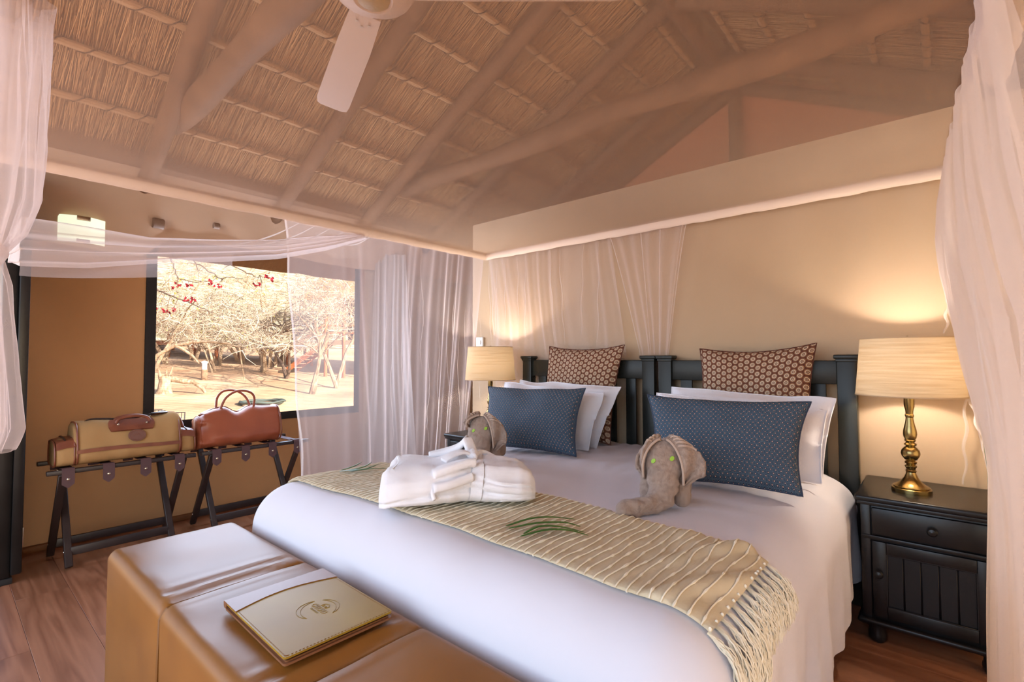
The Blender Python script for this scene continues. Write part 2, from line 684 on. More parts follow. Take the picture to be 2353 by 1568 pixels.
# ================================================================== the setting
def struct(o, label=None):
    o['kind'] = 'structure'
    if label:
        o['label'] = label
    return o


# ---- floor of laminate planks running along x
floor = struct(MB().box(-2.86, 2.86, -3.6, 1.86, -.08, -.010).build('floor', M_folioedge), 'reddish oak laminate plank floor')
PW, PL = .192, 1.28
_cache = {}
row = 0
y = -3.6
while y < 1.85:
    off = (row * .47) % 1.0 * PL
    x = -2.86 - off
    while x < 2.86:
        x0, x1 = max(x, -2.86), min(x + PL, 2.86)
        L_ = round(x1 - x0, 3)
        if L_ > .02:
            if L_ not in _cache:
                o = MB().box(0, L_ - .0008, 0, PW - .0008, -.012, 0, .0010, 1).build('plank', M_floor)
                _cache[L_] = o.data
            else:
                o = bpy.data.objects.new('plank', _cache[L_])
                COL.objects.link(o)
            o.parent = floor
            o.location = (x0, y, 0)
        x += PL
    y += PW
    row += 1

# ---- headboard wall: a partition of beige canvas, soft folds near its upper right
def _bw(u, v):
    x = -1.65 + u * 4.46
    z = v * 2.243
    f = 0.0
    if z > 1.4:
        k = (z - 1.4) / .84
        f = .010 * k * math.sin(x * 21 + 1.5 * math.sin(x * 5)) * max(0, min(1, (x - .3) / 1.2))
    f += .004 * noise.noise(V(x * 1.3, z * .7, 3))
    return (x, min(-.0005, -.010 - f + .010 * 0) if 0 < u < 1 and 0 < v < 1 else -.010, z)


mb = MB().grid(_bw, 150, 40)
mb.box(-1.65, 2.81, -.006, .07, 0, 2.243)
wall_back = struct(mb.build('wall_back', M_wall), 'beige canvas partition wall behind the beds')
struct(MB().box(-2.86, 2.86, 1.80, 1.86, 0, 4.0).build('wall_far', M_gable), 'terracotta canvas gable wall beyond the partition')
struct(MB().grid(lambda u, v: (2.82 + .02 * noise.noise(V(u * 5, v * 3, 8)), -2.65 + 4.45 * u, 2.34 * v), 30, 16).build('wall_right', M_sunwall, angle=0), 'beige canvas side wall')

# ---- left wall of brown canvas with the window opening
WX = -2.80
WY0, WY1, WZ0, WZ1 = -1.93, -.40, .70, 2.03
def _panel(mb, y0, y1, z0, z1, ny, nz, amp=.012):
    def fn(u, v):
        yy, zz = y0 + u * (y1 - y0), z0 + v * (z1 - z0)
        e = min(1, 6 * min(u, 1 - u)) * min(1, 6 * min(v, 1 - v))
        d = amp * e * (noise.noise(V(yy * 1.6, zz * 1.1, 5)) + .6 * noise.noise(V(yy * 3.3, zz * 2.0, 9)))
        if zz > 1.45 and yy < -1.9:
            k = (zz - 1.45) / .5
            d += .020 * e * k * math.sin((yy * 1.0 + zz * .9) * 24 + 3 * noise.noise(V(yy * 3, zz * 3, 2)))
        return (WX + d, yy, zz)
    mb.grid(fn, ny, nz)


mb = MB()
_panel(mb, -2.70, WY0, 0, 2.30, 40, 60)
_panel(mb, WY0, WY1, 0, WZ0, 60, 30)
_panel(mb, WY1, -.30, 0, 2.30, 6, 40)
_panel(mb, WY0, WY1, WZ1, 2.30, 40, 8)
wall_left = struct(mb.build('wall_left', M_brown, angle=0), 'brown canvas tent wall with a screened window')
mb = MB()
_panel(mb, -.30, 1.80, 0, 2.30, 60, 40)
struct(mb.build('wall_passage', M_wall, angle=0), 'pale canvas wall of the passage beyond the partition')
# upper lining of pale canvas sloping from the eave to the window head
def _lin(u, v):
    yy = -2.70 + u * 4.5
    low = 1.835 if yy < -2.02 else 1.835 + .135 * min(1, (yy + 2.02) / .14)
    z = 2.44 - v * (2.44 - low)
    x = -2.55 - (v ** .8) * .215
    d = .012 * noise.noise(V(yy * 2.2, z * 3, 1)) + .006 * math.sin(yy * 17 + z * 6) * v
    zz = z + (.012 * math.sin(yy * 4.1 + .6) * v)
    return (x + d, yy, zz)


lining = struct(MB().grid(_lin, 140, 16).build('trim_1', M_tan, angle=0), 'pale canvas lining hanging from the eave above the window')
struct(MB().box(-2.80, -2.765, -2.70, 1.8, 0, .035, .004).build('baseboard_left', M_folioedge))

M_toggle = mat('dull_tan_toggle', S(140, 112, 92), .7)
# ---- window: black webbing border, gauze, rolled canvas blind
mb = MB()
b = .06
mb.box(WX - .006, WX + .014, WY0 - b, WY0, WZ0 - b, WZ1, .003)
mb.box(WX - .006, WX + .014, WY1, WY1 + .045, WZ0 - b, WZ1, .003)
mb.box(WX - .006, WX + .014, WY0, WY1, WZ0 - b, WZ0, .003)
window_1 = struct(mb.build('window_1', M_web), 'tent window edged in black webbing')
g = MB().grid(lambda u, v: (WX - .002, WY0 + u * (WY1 - WY0), WZ0 + v * (WZ1 - WZ0)), 2, 2).build('gauze', M_gauze, window_1)
for yy, r_, w in ((-1.955, .034, .060), (-1.600, .022, .036)):
    z = 2.045 if r_ > .03 else 2.10
    mb = MB().tube([(-2.690, yy - w / 2, z), (-2.690, yy + w / 2, z)], r_, 18)
    mb.tube([(-2.690 + r_ * .85 * math.cos(k * PI / 9), yy - w / 2, z + r_ * .85 * math.sin(k * PI / 9)) for k in range(18)], .003, 5, closed=True)
    mb.build('blind_toggle', M_toggle, window_1)

# ---- front left: black folded door leaf standing in the doorway
door = struct(MB().box(-2.84, -2.295, -2.700, -2.640, .03, 2.2, .006).build('door_1', M_black), 'black wooden folding door leaf')
MB().box(-2.33, -2.262, -2.64, -2.60, .05, 2.2, .004).build('door_stile', M_black, door)
MB().box(-2.80, -2.36, -2.64, -2.63, .15, 2.1, .004).build('door_panel', M_black, door)
h = MB().box(-2.318, -2.300, -2.600, -2.594, .17, .27, .002)
for z in (.185, .255):
    h.lathe([(0.004, 0), (.004, .012)], (-2.309, -2.596, z), 8)
h.build('hinge', M_stud, door)
MB().box(-2.84, -2.29, -2.705, -2.63, 0, .03, .004).build('threshold_block', M_web, door)

# ---- thatched roof: both slopes, straws, laths bound with twine, pole rafters, tie beams
RZ, RX, SL = 3.70, -.05, .503
def roof_z(x):
    return RZ - SL * abs(x - RX)


mb = MB()
for s in (-1, 1):
    x0, x1 = RX, RX + s * 3.45
    n = V(-s * -SL, 0, 1)
    mb.grid(lambda u, v, s=s: (RX + s * 3.45 * u, -5.2 + v * 7.1, roof_z(RX + s * 3.45 * u) + .012 * noise.noise(V(u * 20, v * 30, s))), 24, 40)
    mb.grid(lambda u, v, s=s: (RX + s * 3.45 * u, -5.2 + v * 7.1, roof_z(RX + s * 3.45 * u) + .20), 2, 2)
ceiling = struct(mb.build('ceiling', M_thatch, angle=0), 'thatched roof over pole rafters')
rnd = random.Random(3)
mb = MB()
cs = 1 / math.hypot(1, SL)
for k in range(27000):
    s = -1 if rnd.random() < .72 else 1
    a = rnd.random() * 2.75
    y0 = -3.0 + rnd.random() * 4.75
    L_ = rnd.uniform(.16, .42)
    w = rnd.uniform(.0011, .0026)
    dy = rnd.gauss(0, .045) * L_
    lift0, lift1 = rnd.uniform(.004, .022), rnd.uniform(.004, .026)
    xa, xb = RX + s * a, RX + s * (a + L_ * cs)
    p0 = (xa, y0, roof_z(xa) - lift0)
    p1 = (xb, y0 + dy, roof_z(xb) - lift1)
    mb.add([(p0[0], p0[1] - w, p0[2]), (p0[0], p0[1] + w, p0[2]), (p1[0], p1[1] + w, p1[2]), (p1[0], p1[1] - w, p1[2]), (p0[0], p0[1], p0[2] - w), (p1[0], p1[1], p1[2] - w)],
           [(0, 4, 5, 3), (4, 1, 2, 5)])
st = mb.build('straw', M_straw, ceiling, smooth=False)
st['kind'] = 'stuff'
for s in (-1, 1):
    for k, a in enumerate((.18, .47, .76, 1.04, 1.31, 1.60, 1.90, 2.19, 2.48)):
        x = RX + s * a
        pts, rs, tw = [], [], []
        for i in range(61):
            yy = -3.4 + i * 5.2 / 60
            dx = .012 * noise.noise(V(yy * .9, a * 7, s * 3)) + .006 * noise.noise(V(yy * 3, a * 9, s))
            zz = roof_z(x + dx) - .046
            pts.append((x + dx, yy, zz))
            rs.append(.020 + .004 * noise.noise(V(yy * 1.7, a * 11, s * 5)))
        o = MB().tube(pts, rs, 8).build('lath', M_lath, ceiling)
        mbt = MB()
        n = 300
        hel = []
        for i in range(n):
            t = i / (n - 1) * 60
            i0 = min(int(t), 59)
            q = Vector(pts[i0]).lerp(Vector(pts[i0 + 1]), t - i0)
            an = i * 2 * PI / 8.0
            hel.append(q + V(math.cos(an), 0, math.sin(an)) * .0235)
        mbt.tube(hel, .0032, 4)
        mbt.build('twine', M_twine, o)
    for yy, r_ in ((-2.95, .052), (-2.06, .054), (-1.18, .052), (-.47, .056), (.30, .052), (1.20, .052), (1.74, .05)):
        pts, rs = [], []
        for i in range(25):
            a = .02 + i / 24 * 2.68
            xx = RX + s * a
            zz = roof_z(xx) - .125 + .010 * noise.noise(V(a * 2, yy, s))
            pts.append((xx, yy + .02 * noise.noise(V(a, yy * 3, s * 2)), zz))
            rs.append(r_ * (1.08 - .16 * i / 24 + .05 * noise.noise(V(a * 4, yy, 4))))
        MB().tube(pts, rs, 12).build('rafter', M_pole, ceiling)
MB().tube([(RX, -3.4 + i * .26, RZ - .16) for i in range(21)], .055, 10).build('ridge_pole', M_pole, ceiling)
for yy in (-1.98, -.28):
    pts = [(RX - 2.25 + i * 4.5 / 24, yy + .012 * math.sin(i * .5), 2.605 + .010 * math.sin(i * .7 + yy)) for i in range(25)]
    MB().tube(pts, [.068 + .006 * math.sin(i * .9) for i in range(25)], 14).build('tie_beam', M_pole, ceiling)
MB().tube([(RX - .02, 1.74, 2.25), (RX - .02, 1.74, 3.58)], .055, 12).build('king_post', M_pole, ceiling)
MB().box(-2.62, -2.50, -3.4, 1.80, 2.36, 2.47, .02).build('wall_plate', M_pole, ceiling)

# ---- passage curtain drawn back beside the window
def curtain_mb(top, bot, nf, amp, nu=120, nv=40, seed=0, pinch=None):
    """pleated sheet between a top and a bottom polyline (lists of points)"""
    def at(poly, u):
        k = u * (len(poly) - 1)
        i = min(int(k), len(poly) - 2)
        return Vector(poly[i]).lerp(Vector(poly[i + 1]), k - i)
    def fn(u, v):
        p = at(top, u).lerp(at(bot, u), v)
        e = .004
        t = (at(top, min(1, u + e)) - at(top, max(0, u - e))).lerp(at(bot, min(1, u + e)) - at(bot, max(0, u - e)), v)
        nrm = V(t.y, -t.x, 0)
        if nrm.length < 1e-6:
            nrm = V(0, 1, 0)
        nrm.normalize()
        ph = nf * 2 * PI * u + 1.6 * noise.noise(V(u * nf * .6, v * 1.2, seed)) * 2
        a = amp(u, v) if callable(amp) else amp
        d = a * (math.sin(ph) + .45 * math.sin(2.3 * ph + seed) + .5 * noise.noise(V(u * nf * 1.3, v * 3, seed + 7)))
        return tuple(p + nrm * d)
    return MB().grid(fn, nu, nv)


o = curtain_mb([(-2.74, -.22, 2.13), (-2.70, -.10, 2.13), (-2.60, .02, 2.13)], [(-2.74, -.30, .02), (-2.62, -.12, .02), (-2.40, .02, .02)], 3.2, lambda u, v: .012 + .010 * v, 140, 30, 2).build('passage_curtain', M_drape, angle=0)
tag(base(o), 'white gathered drape hanging between the window and the beige partition', 'curtain')

# ================================================================== mosquito net canopy
CZ = 1.935
CFL, CFR, CBL, CBR = (-1.505, -2.86), (1.435, -2.86), (-1.41, -.10), (1.32, -.10)
canopy = thing('net_canopy', 'flat sheer net canopy stretched on a cloth-wrapped frame over the beds', 'canopy', (0, -1.4, 1.90))
def _top(u, v):
    l = V(CFL[0], CFL[1], 0).lerp(V(CBL[0], CBL[1], 0), v)
    r = V(CFR[0], CFR[1], 0).lerp(V(CBR[0], CBR[1], 0), v)
    p = l.lerp(r, u)
    sag = .010 * math.sin(u * PI) * math.sin(v * PI)
    return (p.x, p.y, CZ + .012 - sag + .002 * noise.noise(V(p.x * 3, p.y * 3, 0)))


MB().grid(_top, 40, 40).build('top_net', M_net_top, canopy, world=True)
def rail(a, b, h=.030, w=.022, nm='rail'):
    a, b = V(*a), V(*b)
    n = 60
    pts = [a.lerp(b, i / n) + V(0, 0, .004 * noise.noise(V(i * .35, a.x, b.y))) for i in range(n + 1)]
    mb = MB()
    d = (b - a).normalized()
    s = d.cross(V(0, 0, 1))
    rings = []
    for i, p in enumerate(pts):
        k = 1 + .12 * noise.noise(V(i * .9, a.y, b.x))
        rings.append([p + s * (w * math.cos(t * PI / 6)) * k + V(0, 0, h * math.sin(t * PI / 6)) * k for t in range(12)])
    mb.loft(rings)
    return mb.build(nm, M_rail, canopy, world=True)


rail((*CBL, CZ), (*CBR, CZ))
rail((*CFL, CZ), (*CBL, CZ))
rail((*CFR, CZ), (*CBR, CZ), .014, .010)
rail((*CFL, CZ), (*CFR, CZ))

# side net hanging on the window side
def leftx(yy):
    return CBL[0] + (CFL[0] - CBL[0]) * (yy - CBL[1]) / (CFL[1] - CBL[1])


t_ = [(leftx(yy), yy, CZ - .02) for yy in (-1.66, -1.2, -.8, -.45, -.12)]
b_ = [(-1.49, -1.50, .03), (-1.56, -1.1, .03), (-1.60, -.75, .03), (-1.61, -.45, .03), (-1.60, -.16, .03)]
net_l = thing('mosquito_net', 'sheer white net panel hanging from the canopy between bed and window', 'mosquito net', (-1.48, -.9, .03), group='nets hung from the canopy')
curtain_mb(t_, b_, 9, lambda u, v: (.006 + .016 * v) * (.35 + .9 * u), 260, 60, 4).build('net_sheet', M_net_l, net_l, world=True, angle=0)
fe = [V(leftx(-1.66), -1.66, CZ - .02).lerp(V(-1.47, -1.50, .03), i / 30) + V(.004 * math.sin(i), .006 * math.sin(i * .7), 0) for i in range(31)]
MB().tube(fe, .006, 6).build('edge_hem', M_netfold, net_l, world=True)
rnd = random.Random(12)
for k in range(13):
    u = .42 + .56 * k / 12 + rnd.uniform(-.02, .02)
    yt = -1.66 + u * 1.54
    zt = rnd.uniform(1.2, 1.85)
    L_ = rnd.uniform(.5, 1.1)
    pts = [(leftx(yt) - .07 * (CZ - (zt - L_ * i / 16)) / 1.9 + .012, yt + .06 * (i / 16) * rnd.uniform(.3, .6) + .012 * math.sin(i * .5 + k), zt - L_ * i / 16) for i in range(17)]
    MB().tube(pts, [.0004 + .0014 * math.sin(PI * i / 16) for i in range(17)], 5).build('crease', M_netfold, net_l, world=True)

# swag: the front part of that side net gathered up and drawn to the front corner
# points are (x, y, z): from the tied front bundle, along the side, up to the rail
T = [(-.36, -2.80, 1.42), (-.90, -2.77, 1.52), (leftx(-2.70), -2.70, 1.70), (leftx(-2.50), -2.50, 1.70), (leftx(-2.27), -2.27, 1.694), (leftx(-2.0), -2.0, 1.735), (leftx(-1.70), -1.70, 1.79), (leftx(-1.45), -1.45, 1.86), (leftx(-1.20), -1.20, 1.912)]
B = [(-.36, -2.80, 1.38), (-.90, -2.77, 1.43), (leftx(-2.70), -2.70, 1.500), (leftx(-2.50), -2.50, 1.520), (leftx(-2.27), -2.27, 1.575), (leftx(-2.0), -2.0, 1.625), (leftx(-1.70), -1.70, 1.685), (leftx(-1.42), -1.42, 1.775), (leftx(-1.14), -1.14, 1.895)]
def _poly(P, u):
    k = u * (len(P) - 1)
    i = min(int(k), len(P) - 2)
    return Vector(P[i]).lerp(Vector(P[i + 1]), k - i)


def _swag(u, v):
    p = _poly(T, u).lerp(_poly(B, u), v)
    ph = v * 2 * PI * 3.2 + 2.0 * noise.noise(V(u * 3, v * 2, 1))
    return (p.x + .016 * math.sin(ph) + .006 * math.sin(2.1 * ph), p.y, p.z + .006 * math.sin(ph * 1.3 + u * 5))


swag = thing('mosquito_net', 'sheer net swagged in a curve from the window-side canopy rail to the tied front bundle', 'mosquito net', (-1.46, -2.0, 1.5), group='nets hung from the canopy')
MB().grid(_swag, 140, 70).build('net_sheet', M_net2, swag, world=True, angle=0)
# loose fan of net between rail and swag
for k in range(6):
    y0, y1 = -1.58 + .09 * k, -1.92 + .12 * k
    a0 = V(leftx(y0), y0, CZ - .03)
    a1 = V(leftx(y1) + .02, y1, 1.72 + .02 * k)
    MB().tube([a0.lerp(a1, i / 12) - V(0, 0, .02 * math.sin(i / 12 * PI)) for i in range(13)], [.001 + .003 * math.sin(PI * i / 12) for i in range(13)], 5).build('crease', M_netfold, swag, world=True)
def _low(u, v):
    y0 = -2.70 + u * .78
    zt = _poly(B, .25 + .42 * u).z + .03
    zb = 1.468 + .11 * u ** 1.6
    return (leftx(y0) + .012 * math.sin(u * 9 + v * 4), y0, zt + (min(zb, zt - .002) - zt) * v)


MB().grid(_low, 40, 10).build('net_sheet', M_net, swag, world=True, angle=0)

# front net tied up at the front corner
front = thing('mosquito_net', 'thick white net bundle knotted half way down, its tail hanging beside the black door', 'mosquito net', (-.30, -2.828, .9), group='nets hung from the canopy')
FC = (-.30, -2.828)
def bundle(prof, nf, amp, seed, ph0=0):
    """pleated net bundle round a vertical axis; prof = (z, radius, dx, dy)"""
    def fn(u, v):
        k = v * (len(prof) - 1)
        i = min(int(k), len(prof) - 2)
        f = k - i
        f = f * f * (3 - 2 * f)
        z, r_, dx, dy = (prof[i][j] + (prof[i + 1][j] - prof[i][j]) * f for j in range(4))
        a = u * 2 * PI + ph0
        q = nf * a + 2.2 * noise.noise(V(math.cos(a) * 1.5, math.sin(a) * 1.5, z * 2 + seed))
        rr = r_ * (1 + amp * math.sin(q) + .5 * amp * math.sin(2.3 * q + seed) + .15 * noise.noise(V(math.cos(a) * 3, math.sin(a) * 3, z * 5 + seed)))
        return (FC[0] + dx + rr * 1.2 * math.cos(a), FC[1] + dy + rr * math.sin(a), z + .02 * noise.noise(V(a, v * 4, seed)) * v)
    return MB().grid(fn, 110, 50, closed=True)


UP = [(1.945, .086, 0, -.008), (1.80, .085, 0, -.008), (1.62, .082, 0, -.008), (1.50, .080, 0, -.010), (1.41, .062, 0, -.016), (1.360, .032, 0, -.020)]
bundle(UP, 7, .10, 1).build('net_sheet', M_net, front, world=True, angle=0)
bundle([(a, b * .72, c, d) for a, b, c, d in UP], 5, .16, 4, 1).build('net_sheet', M_net, front, world=True, angle=0)
soft('knot', [('ell', (FC[0], FC[1] - .022, 1.352), (.045, .034, .018)), ('cap', [(FC[0] - .05, FC[1] - .02, 1.39), (FC[0], FC[1] + .012, 1.372), (FC[0] + .05, FC[1] - .02, 1.388)], .014)], .006, M_net2, front, 5, .5, .005, 50).matrix_parent_inverse = Matrix.Translation(-front.location)
TL_ = [(1.353, .030, 0, -.022), (1.30, .040, 0, -.020), (1.18, .046, 0, -.016), (1.08, .050, 0, -.012), (.98, .055, 0, -.010), (.93, .048, 0, -.018)]
bundle(TL_, 5, .16, 7).build('net_tail', M_net, front, world=True, angle=0)
bundle([(a, b * .6, c, d) for a, b, c, d in TL_], 4, .2, 9, 2).build('net_tail', M_net, front, world=True, angle=0)

# right side net: gathered on its rail, back edge bowed forward to the floor
right = thing('mosquito_net', 'heavy gathered white net falling to the floor in front of a bedside cabinet', 'mosquito net', (1.42, -.9, .02), group='nets hung from the canopy')
edge = [(1.304, -.12, 1.925), (1.282, -.20, 1.755), (1.276, -.28, 1.596), (1.286, -.36, 1.444), (1.307, -.44, 1.301), (1.333, -.50, 1.17), (1.363, -.53, 1.016), (1.384, -.55, .869), (1.394, -.56, .75), (1.390, -.57, .433), (1.378, -.58, .02)]
def epos(v):
    k = v * (len(edge) - 1)
    i = min(int(k), len(edge) - 2)
    return Vector(edge[i]).lerp(Vector(edge[i + 1]), k - i)


def mk_right(nf, ampf, seed, x_off, ymax):
    def fn(u, v):
        e = epos(v)
        far = V(1.372 + (.028 + x_off) * min(1, v * 2.2), ymax, e.z)
        p = e.lerp(far, u ** 1.1)
        ph = nf * 2 * PI * u + 2.4 * noise.noise(V(u * 4, v * 1.3, seed))
        d = ampf * (.3 + .7 * min(1, 4 * u)) * (math.sin(ph) + .5 * math.sin(2.4 * ph + 1)) + .012 * noise.noise(V(u * 9, v * 6, seed))
        return (p.x + d * (.35 + .65 * min(1, v * 3)) + x_off * u * min(1, v * 2.2), p.y + .012 * math.sin(ph * 1.7 + v * 3), p.z)
    return MB().grid(fn, 150, 60)


mk_right(7, .016, 3, .02, -1.62).build('net_sheet', M_net_r, right, world=True, angle=0)
mk_right(5, .022, 9, .05, -1.60).build('net_sheet', M_net_r, right, world=True, angle=0)
MB().tube([epos(i / 40) + V(.002, -.002, 0) for i in range(26, 41)], .005, 6).build('hem_tape', M_hem, right, world=True)
for k in range(9):
    u = .04 + .06 * k
    pts = []
    for i in range(25):
        v = .05 + i / 24 * .9
        e = epos(v)
        p = e.lerp(V(1.42, -1.6, e.z), u)
        pts.append(p + V(.012 * math.sin(i * .3 + k), .010 * math.sin(i * .37 + 2 * k), 0))
    MB().tube(pts, [.0006 + .0014 * math.sin(PI * i / 24) for i in range(25)], 5).build('crease', M_netfold, right, world=True)
soft('net_roll', [('cap', [(1.40, -1.62, 1.93), (1.405, -1.35, 1.925), (1.40, -1.22, 1.90)], [.05, .048, .034]), ('ell', (1.405, -1.32, 1.885), (.040, .10, .035)), ('ell', (1.41, -1.45, 1.93), (.055, .09, .05)), ('ell', (1.40, -1.22, 1.85), (.03, .07, .03))], .008, M_net2, right, 5, .5, .010, 25).matrix_parent_inverse = Matrix.Translation(-right.location)
# loose edge strings of net beside the lamp
for a, b_ in (((1.36, -.06, 1.02), (1.345, -.06, .60)), ((1.315, -.06, 1.45), (1.30, -.06, 1.24)), ((1.36, -.06, 1.02), (1.40, -.30, .78))):
    A, Bv = V(*a), V(*b_)
    MB().tube([A.lerp(Bv, i / 16) + V(.006 * math.sin(i * 1.1), 0, 0) for i in range(17)], [.003 + .003 * math.sin(PI * i / 16) for i in range(17)], 5).build('edge_hem', M_netfold, right, world=True)

# back net, wrinkled, behind the window-side bed
back = thing('mosquito_net', 'thin wrinkled net hanging down the beige partition behind the bed beside the window', 'mosquito net', (-.85, -.06, .5), group='nets hung from the canopy')
t_ = [(CBL[0] + .01 + i * .155, -.078, CZ - .02) for i in range(8)]
b_ = [(-1.36 + i * .165, -.034, .9) for i in range(8)]
curtain_mb(t_, b_, 7, lambda u, v: .004 + .003 * v, 180, 40, 6).build('net_sheet', M_net, back, world=True, angle=0)
for k, (u0, u1, z1) in enumerate(((-1.40, -1.40, .62), (-1.36, -1.38, 1.2), (-1.30, -1.37, 1.25), (-1.22, -1.26, 1.3), (-1.10, -1.12, 1.2), (-1.02, -1.06, 1.25), (-.80, -.79, 1.15), (-.72, -.70, 1.18), (-.52, -.57, 1.2), (-.40, -.44, 1.16))):
    A, Bv = V(u0, -.086, CZ - .02), V(u1, -.048, max(z1, 1.16))
    MB().tube([A.lerp(Bv, i / 20) + V(.006 * math.sin(i * .8 + k), 0, 0) for i in range(21)], [.0006 + .0016 * math.sin(PI * i / 20) for i in range(21)], 5).build('crease', M_netfold, back, world=True)
# tapering piece gathered down between the headboards
mid = thing('mosquito_net', 'tapering net gathered to a point behind the meeting headboards', 'mosquito net', (-.05, -.07, 1.0), group='nets hung from the canopy')
t_ = [(-.315, -.10, CZ - .01), (-.15, -.10, CZ - .01), (.03, -.10, CZ - .01), (.19, -.10, CZ - .01)]
def _mid(u, v):
    xt = -.315 + .505 * u
    xb = -.105 + .125 * u
    x = xt + (xb - xt) * (v ** .85)
    ph = u * 2 * PI * 5 + 1.4 * noise.noise(V(u * 3, v * 2, 2))
    return (x, -.096 + .056 * min(1, v / .8) + (.005 + .005 * v) * math.sin(ph), CZ - .01 - v * .93)


MB().grid(_mid, 100, 40).build('net_sheet', M_net_l, mid, world=True, angle=0)
for xt, xb in ((-.315, -.105), (.19, .02), (.17, .012), (.03, -.02), (-.1, -.06)):
    MB().tube([(xt + (xb - xt) * (i / 24) ** .85, -.097 + .056 * min(1, i / 24 / .8), CZ - .01 - i / 24 * .93) for i in range(25)], .0022, 5).build('edge_hem', M_netfold, mid, world=True)

# ================================================================== beds
def make_bed(xl, xr, label):
    cx = (xl + xr) / 2
    t = thing('single_bed', label, 'bed', (cx, -1.0, 0))
    y0, y1 = -.125, -.070
    for x in (xl, xr - .078):
        p = MB().box(x, x + .078, y0, y1, 0, 1.125, .004).build('headboard_post', M_head, t, world=True)
        MB().box(x - .012, x + .090, y0 - .014, y1 + .012, 1.128, 1.150, .007).box(x - .004, x + .082, y0 - .006, y1 + .005, 1.115, 1.130, .003).build('post_cap', M_head, p, world=True)
    MB().box(xl + .078, xr - .078, y0 + .012, y1 - .012, 1.008, 1.122, .005).build('headboard_rail', M_head, t, world=True)
    MB().box(xl + .078, xr - .078, y0 + .012, y1 - .012, .36, .44, .005).build('headboard_rail', M_head, t, world=True)
    n = 6
    x0, x1 = xl + .078, xr - .078
    for k in range(n):
        c = x0 + (k + .62) * (x1 - x0) / (n + .24)
        MB().box(c - .033, c + .033, y0 + .02, y1 - .018, .43, 1.012, .002).build('slat', M_head, t, world=True)
    MB().box(xl + .05, xr - .05, -1.96, -.14, .17, .30, .01).build('bed_base', M_black, t, world=True)
    MB().box(xl + .07, xr - .07, -1.94, -.16, .30, .545, .07, 3).build('mattress', M_white, t, world=True)
    for x in (xl + .06, xr - .14):
        for y in (-1.92, -.30):
            MB().box(x, x + .08, y, y + .08, 0, .17, .004).build('leg', M_black, t, world=True)
    return t


make_bed(-1.02, -.008, 'black-painted slatted bed nearer the window, a brown ring-print cushion against its headboard')
make_bed(.018, .985, 'black-painted slatted bed beside the cabinet that has the brass lamp fully in view')

# ---- duvet: flat sheet coordinates (p, q) draped over the bed with a rounded edge
DX, DYF, DYH, DR = .985, -2.055, -.145, .17
def drape(p, q, lift=0.0, full=True):
    ix, iy0, iy1 = DX - DR, DYF + DR, DYH - .05
    cx = max(-ix, min(ix, p))
    cy = max(iy0, min(iy1, q))
    ox, oy = p - cx, (q - cy)
    if q > iy1:
        oy = 0
        cy = min(q, DYH)
    L_ = math.hypot(ox, oy)
    wr = .006 * noise.noise(V(p * 2.2, q * 2.2, 0)) + .004 * noise.noise(V(p * 7 + q * 2, q * 3, 4))
    if cy > -1.0:
        wr += .003 * math.sin(p * 60 + 6 * noise.noise(V(p * 4, q * 4, 2))) * min(1, (cy + 1.0) * 2.5)
    crown = .014 * (1 - (cx / ix) ** 2) * 1.0
    z = .602 + crown + wr
    if L_ < 1e-6:
        return V(cx, cy, z + lift)
    nx, ny = ox / L_, oy / L_
    a = L_ / DR
    if a < PI / 2:
        h, dz, up, out = DR * math.sin(a), DR * (1 - math.cos(a)), math.cos(a), math.sin(a)
    else:
        h, dz, up, out = DR, DR + (L_ - DR * PI / 2), 0.0, 1.0
    fold = 0.0
    if full and dz > DR * .7:
        k = min(1, (dz - DR * .7) / .25)
        s = cx * abs(ny) + cy * abs(nx) + math.atan2(ny, nx) * .2
        fold = (1 - .75 * abs(ny)) * k * (.010 * math.sin(s * 17 + 3 * noise.noise(V(s * 2, dz, 1))) + .007 * math.sin(s * 41 + 1) * abs(nx) + .010 * noise.noise(V(s * 5, dz * 3, 3)))
    hh = h + fold + lift * out
    return V(cx + nx * hh, cy + ny * hh, z - dz + lift * up)


mb = MB()
nx_, ny_ = 150, 130
ix, iy0, iy1 = DX - DR, DYF + DR, DYH
# perimeter from head-left, down the left side, round the foot, up the right side
per = []
for i in range(70):
    per.append((-ix, iy1 + (iy0 - iy1) * i / 70, -1, 0))
for i in range(15):
    a = PI + PI / 2 * i / 15
    per.append((-ix, iy0, math.cos(a), math.sin(a)))
for i in range(90):
    per.append((-ix + 2 * ix * i / 90, iy0, 0, -1))
for i in range(15):
    a = 1.5 * PI + PI / 2 * i / 15
    per.append((ix, iy0, math.cos(a), math.sin(a)))
for i in range(71):
    per.append((ix, iy0 + (iy1 - iy0) * i / 70, 1, 0))
mb.grid(lambda u, v: tuple(drape(-ix + 2 * ix * u, iy0 + (iy1 - iy0) * v)), 120, 110)
NR = 44
def _ring(u, v):
    k = u * (len(per) - 1)
    i = min(int(k), len(per) - 2)
    f = k - i
    a, b_ = per[i], per[i + 1]
    x, yv = a[0] + (b_[0] - a[0]) * f, a[1] + (b_[1] - a[1]) * f
    nx, ny = a[2] + (b_[2] - a[2]) * f, a[3] + (b_[3] - a[3]) * f
    drop = .60
    if yv > -1.0:
        drop = .60 - .16 * (yv + 1.0) / .87
    drop += .012 * math.sin(k * .35)
    L_ = v * (drop + DR * (PI / 2 - 1) - .05)
    if abs(nx) > .99 and yv > DYH - .05:
        yv = DYH - .05
    return tuple(drape(x + nx * L_, yv + ny * L_ if yv < DYH - .06 else min(yv, DYH - .051)))


mb.grid(_ring, len(per) - 1, NR)
duvet = mb.build('duvet', M_duvet, angle=0)
tag(base(duvet), 'large plain white duvet spread across both beds and hanging down their sides', 'duvet')

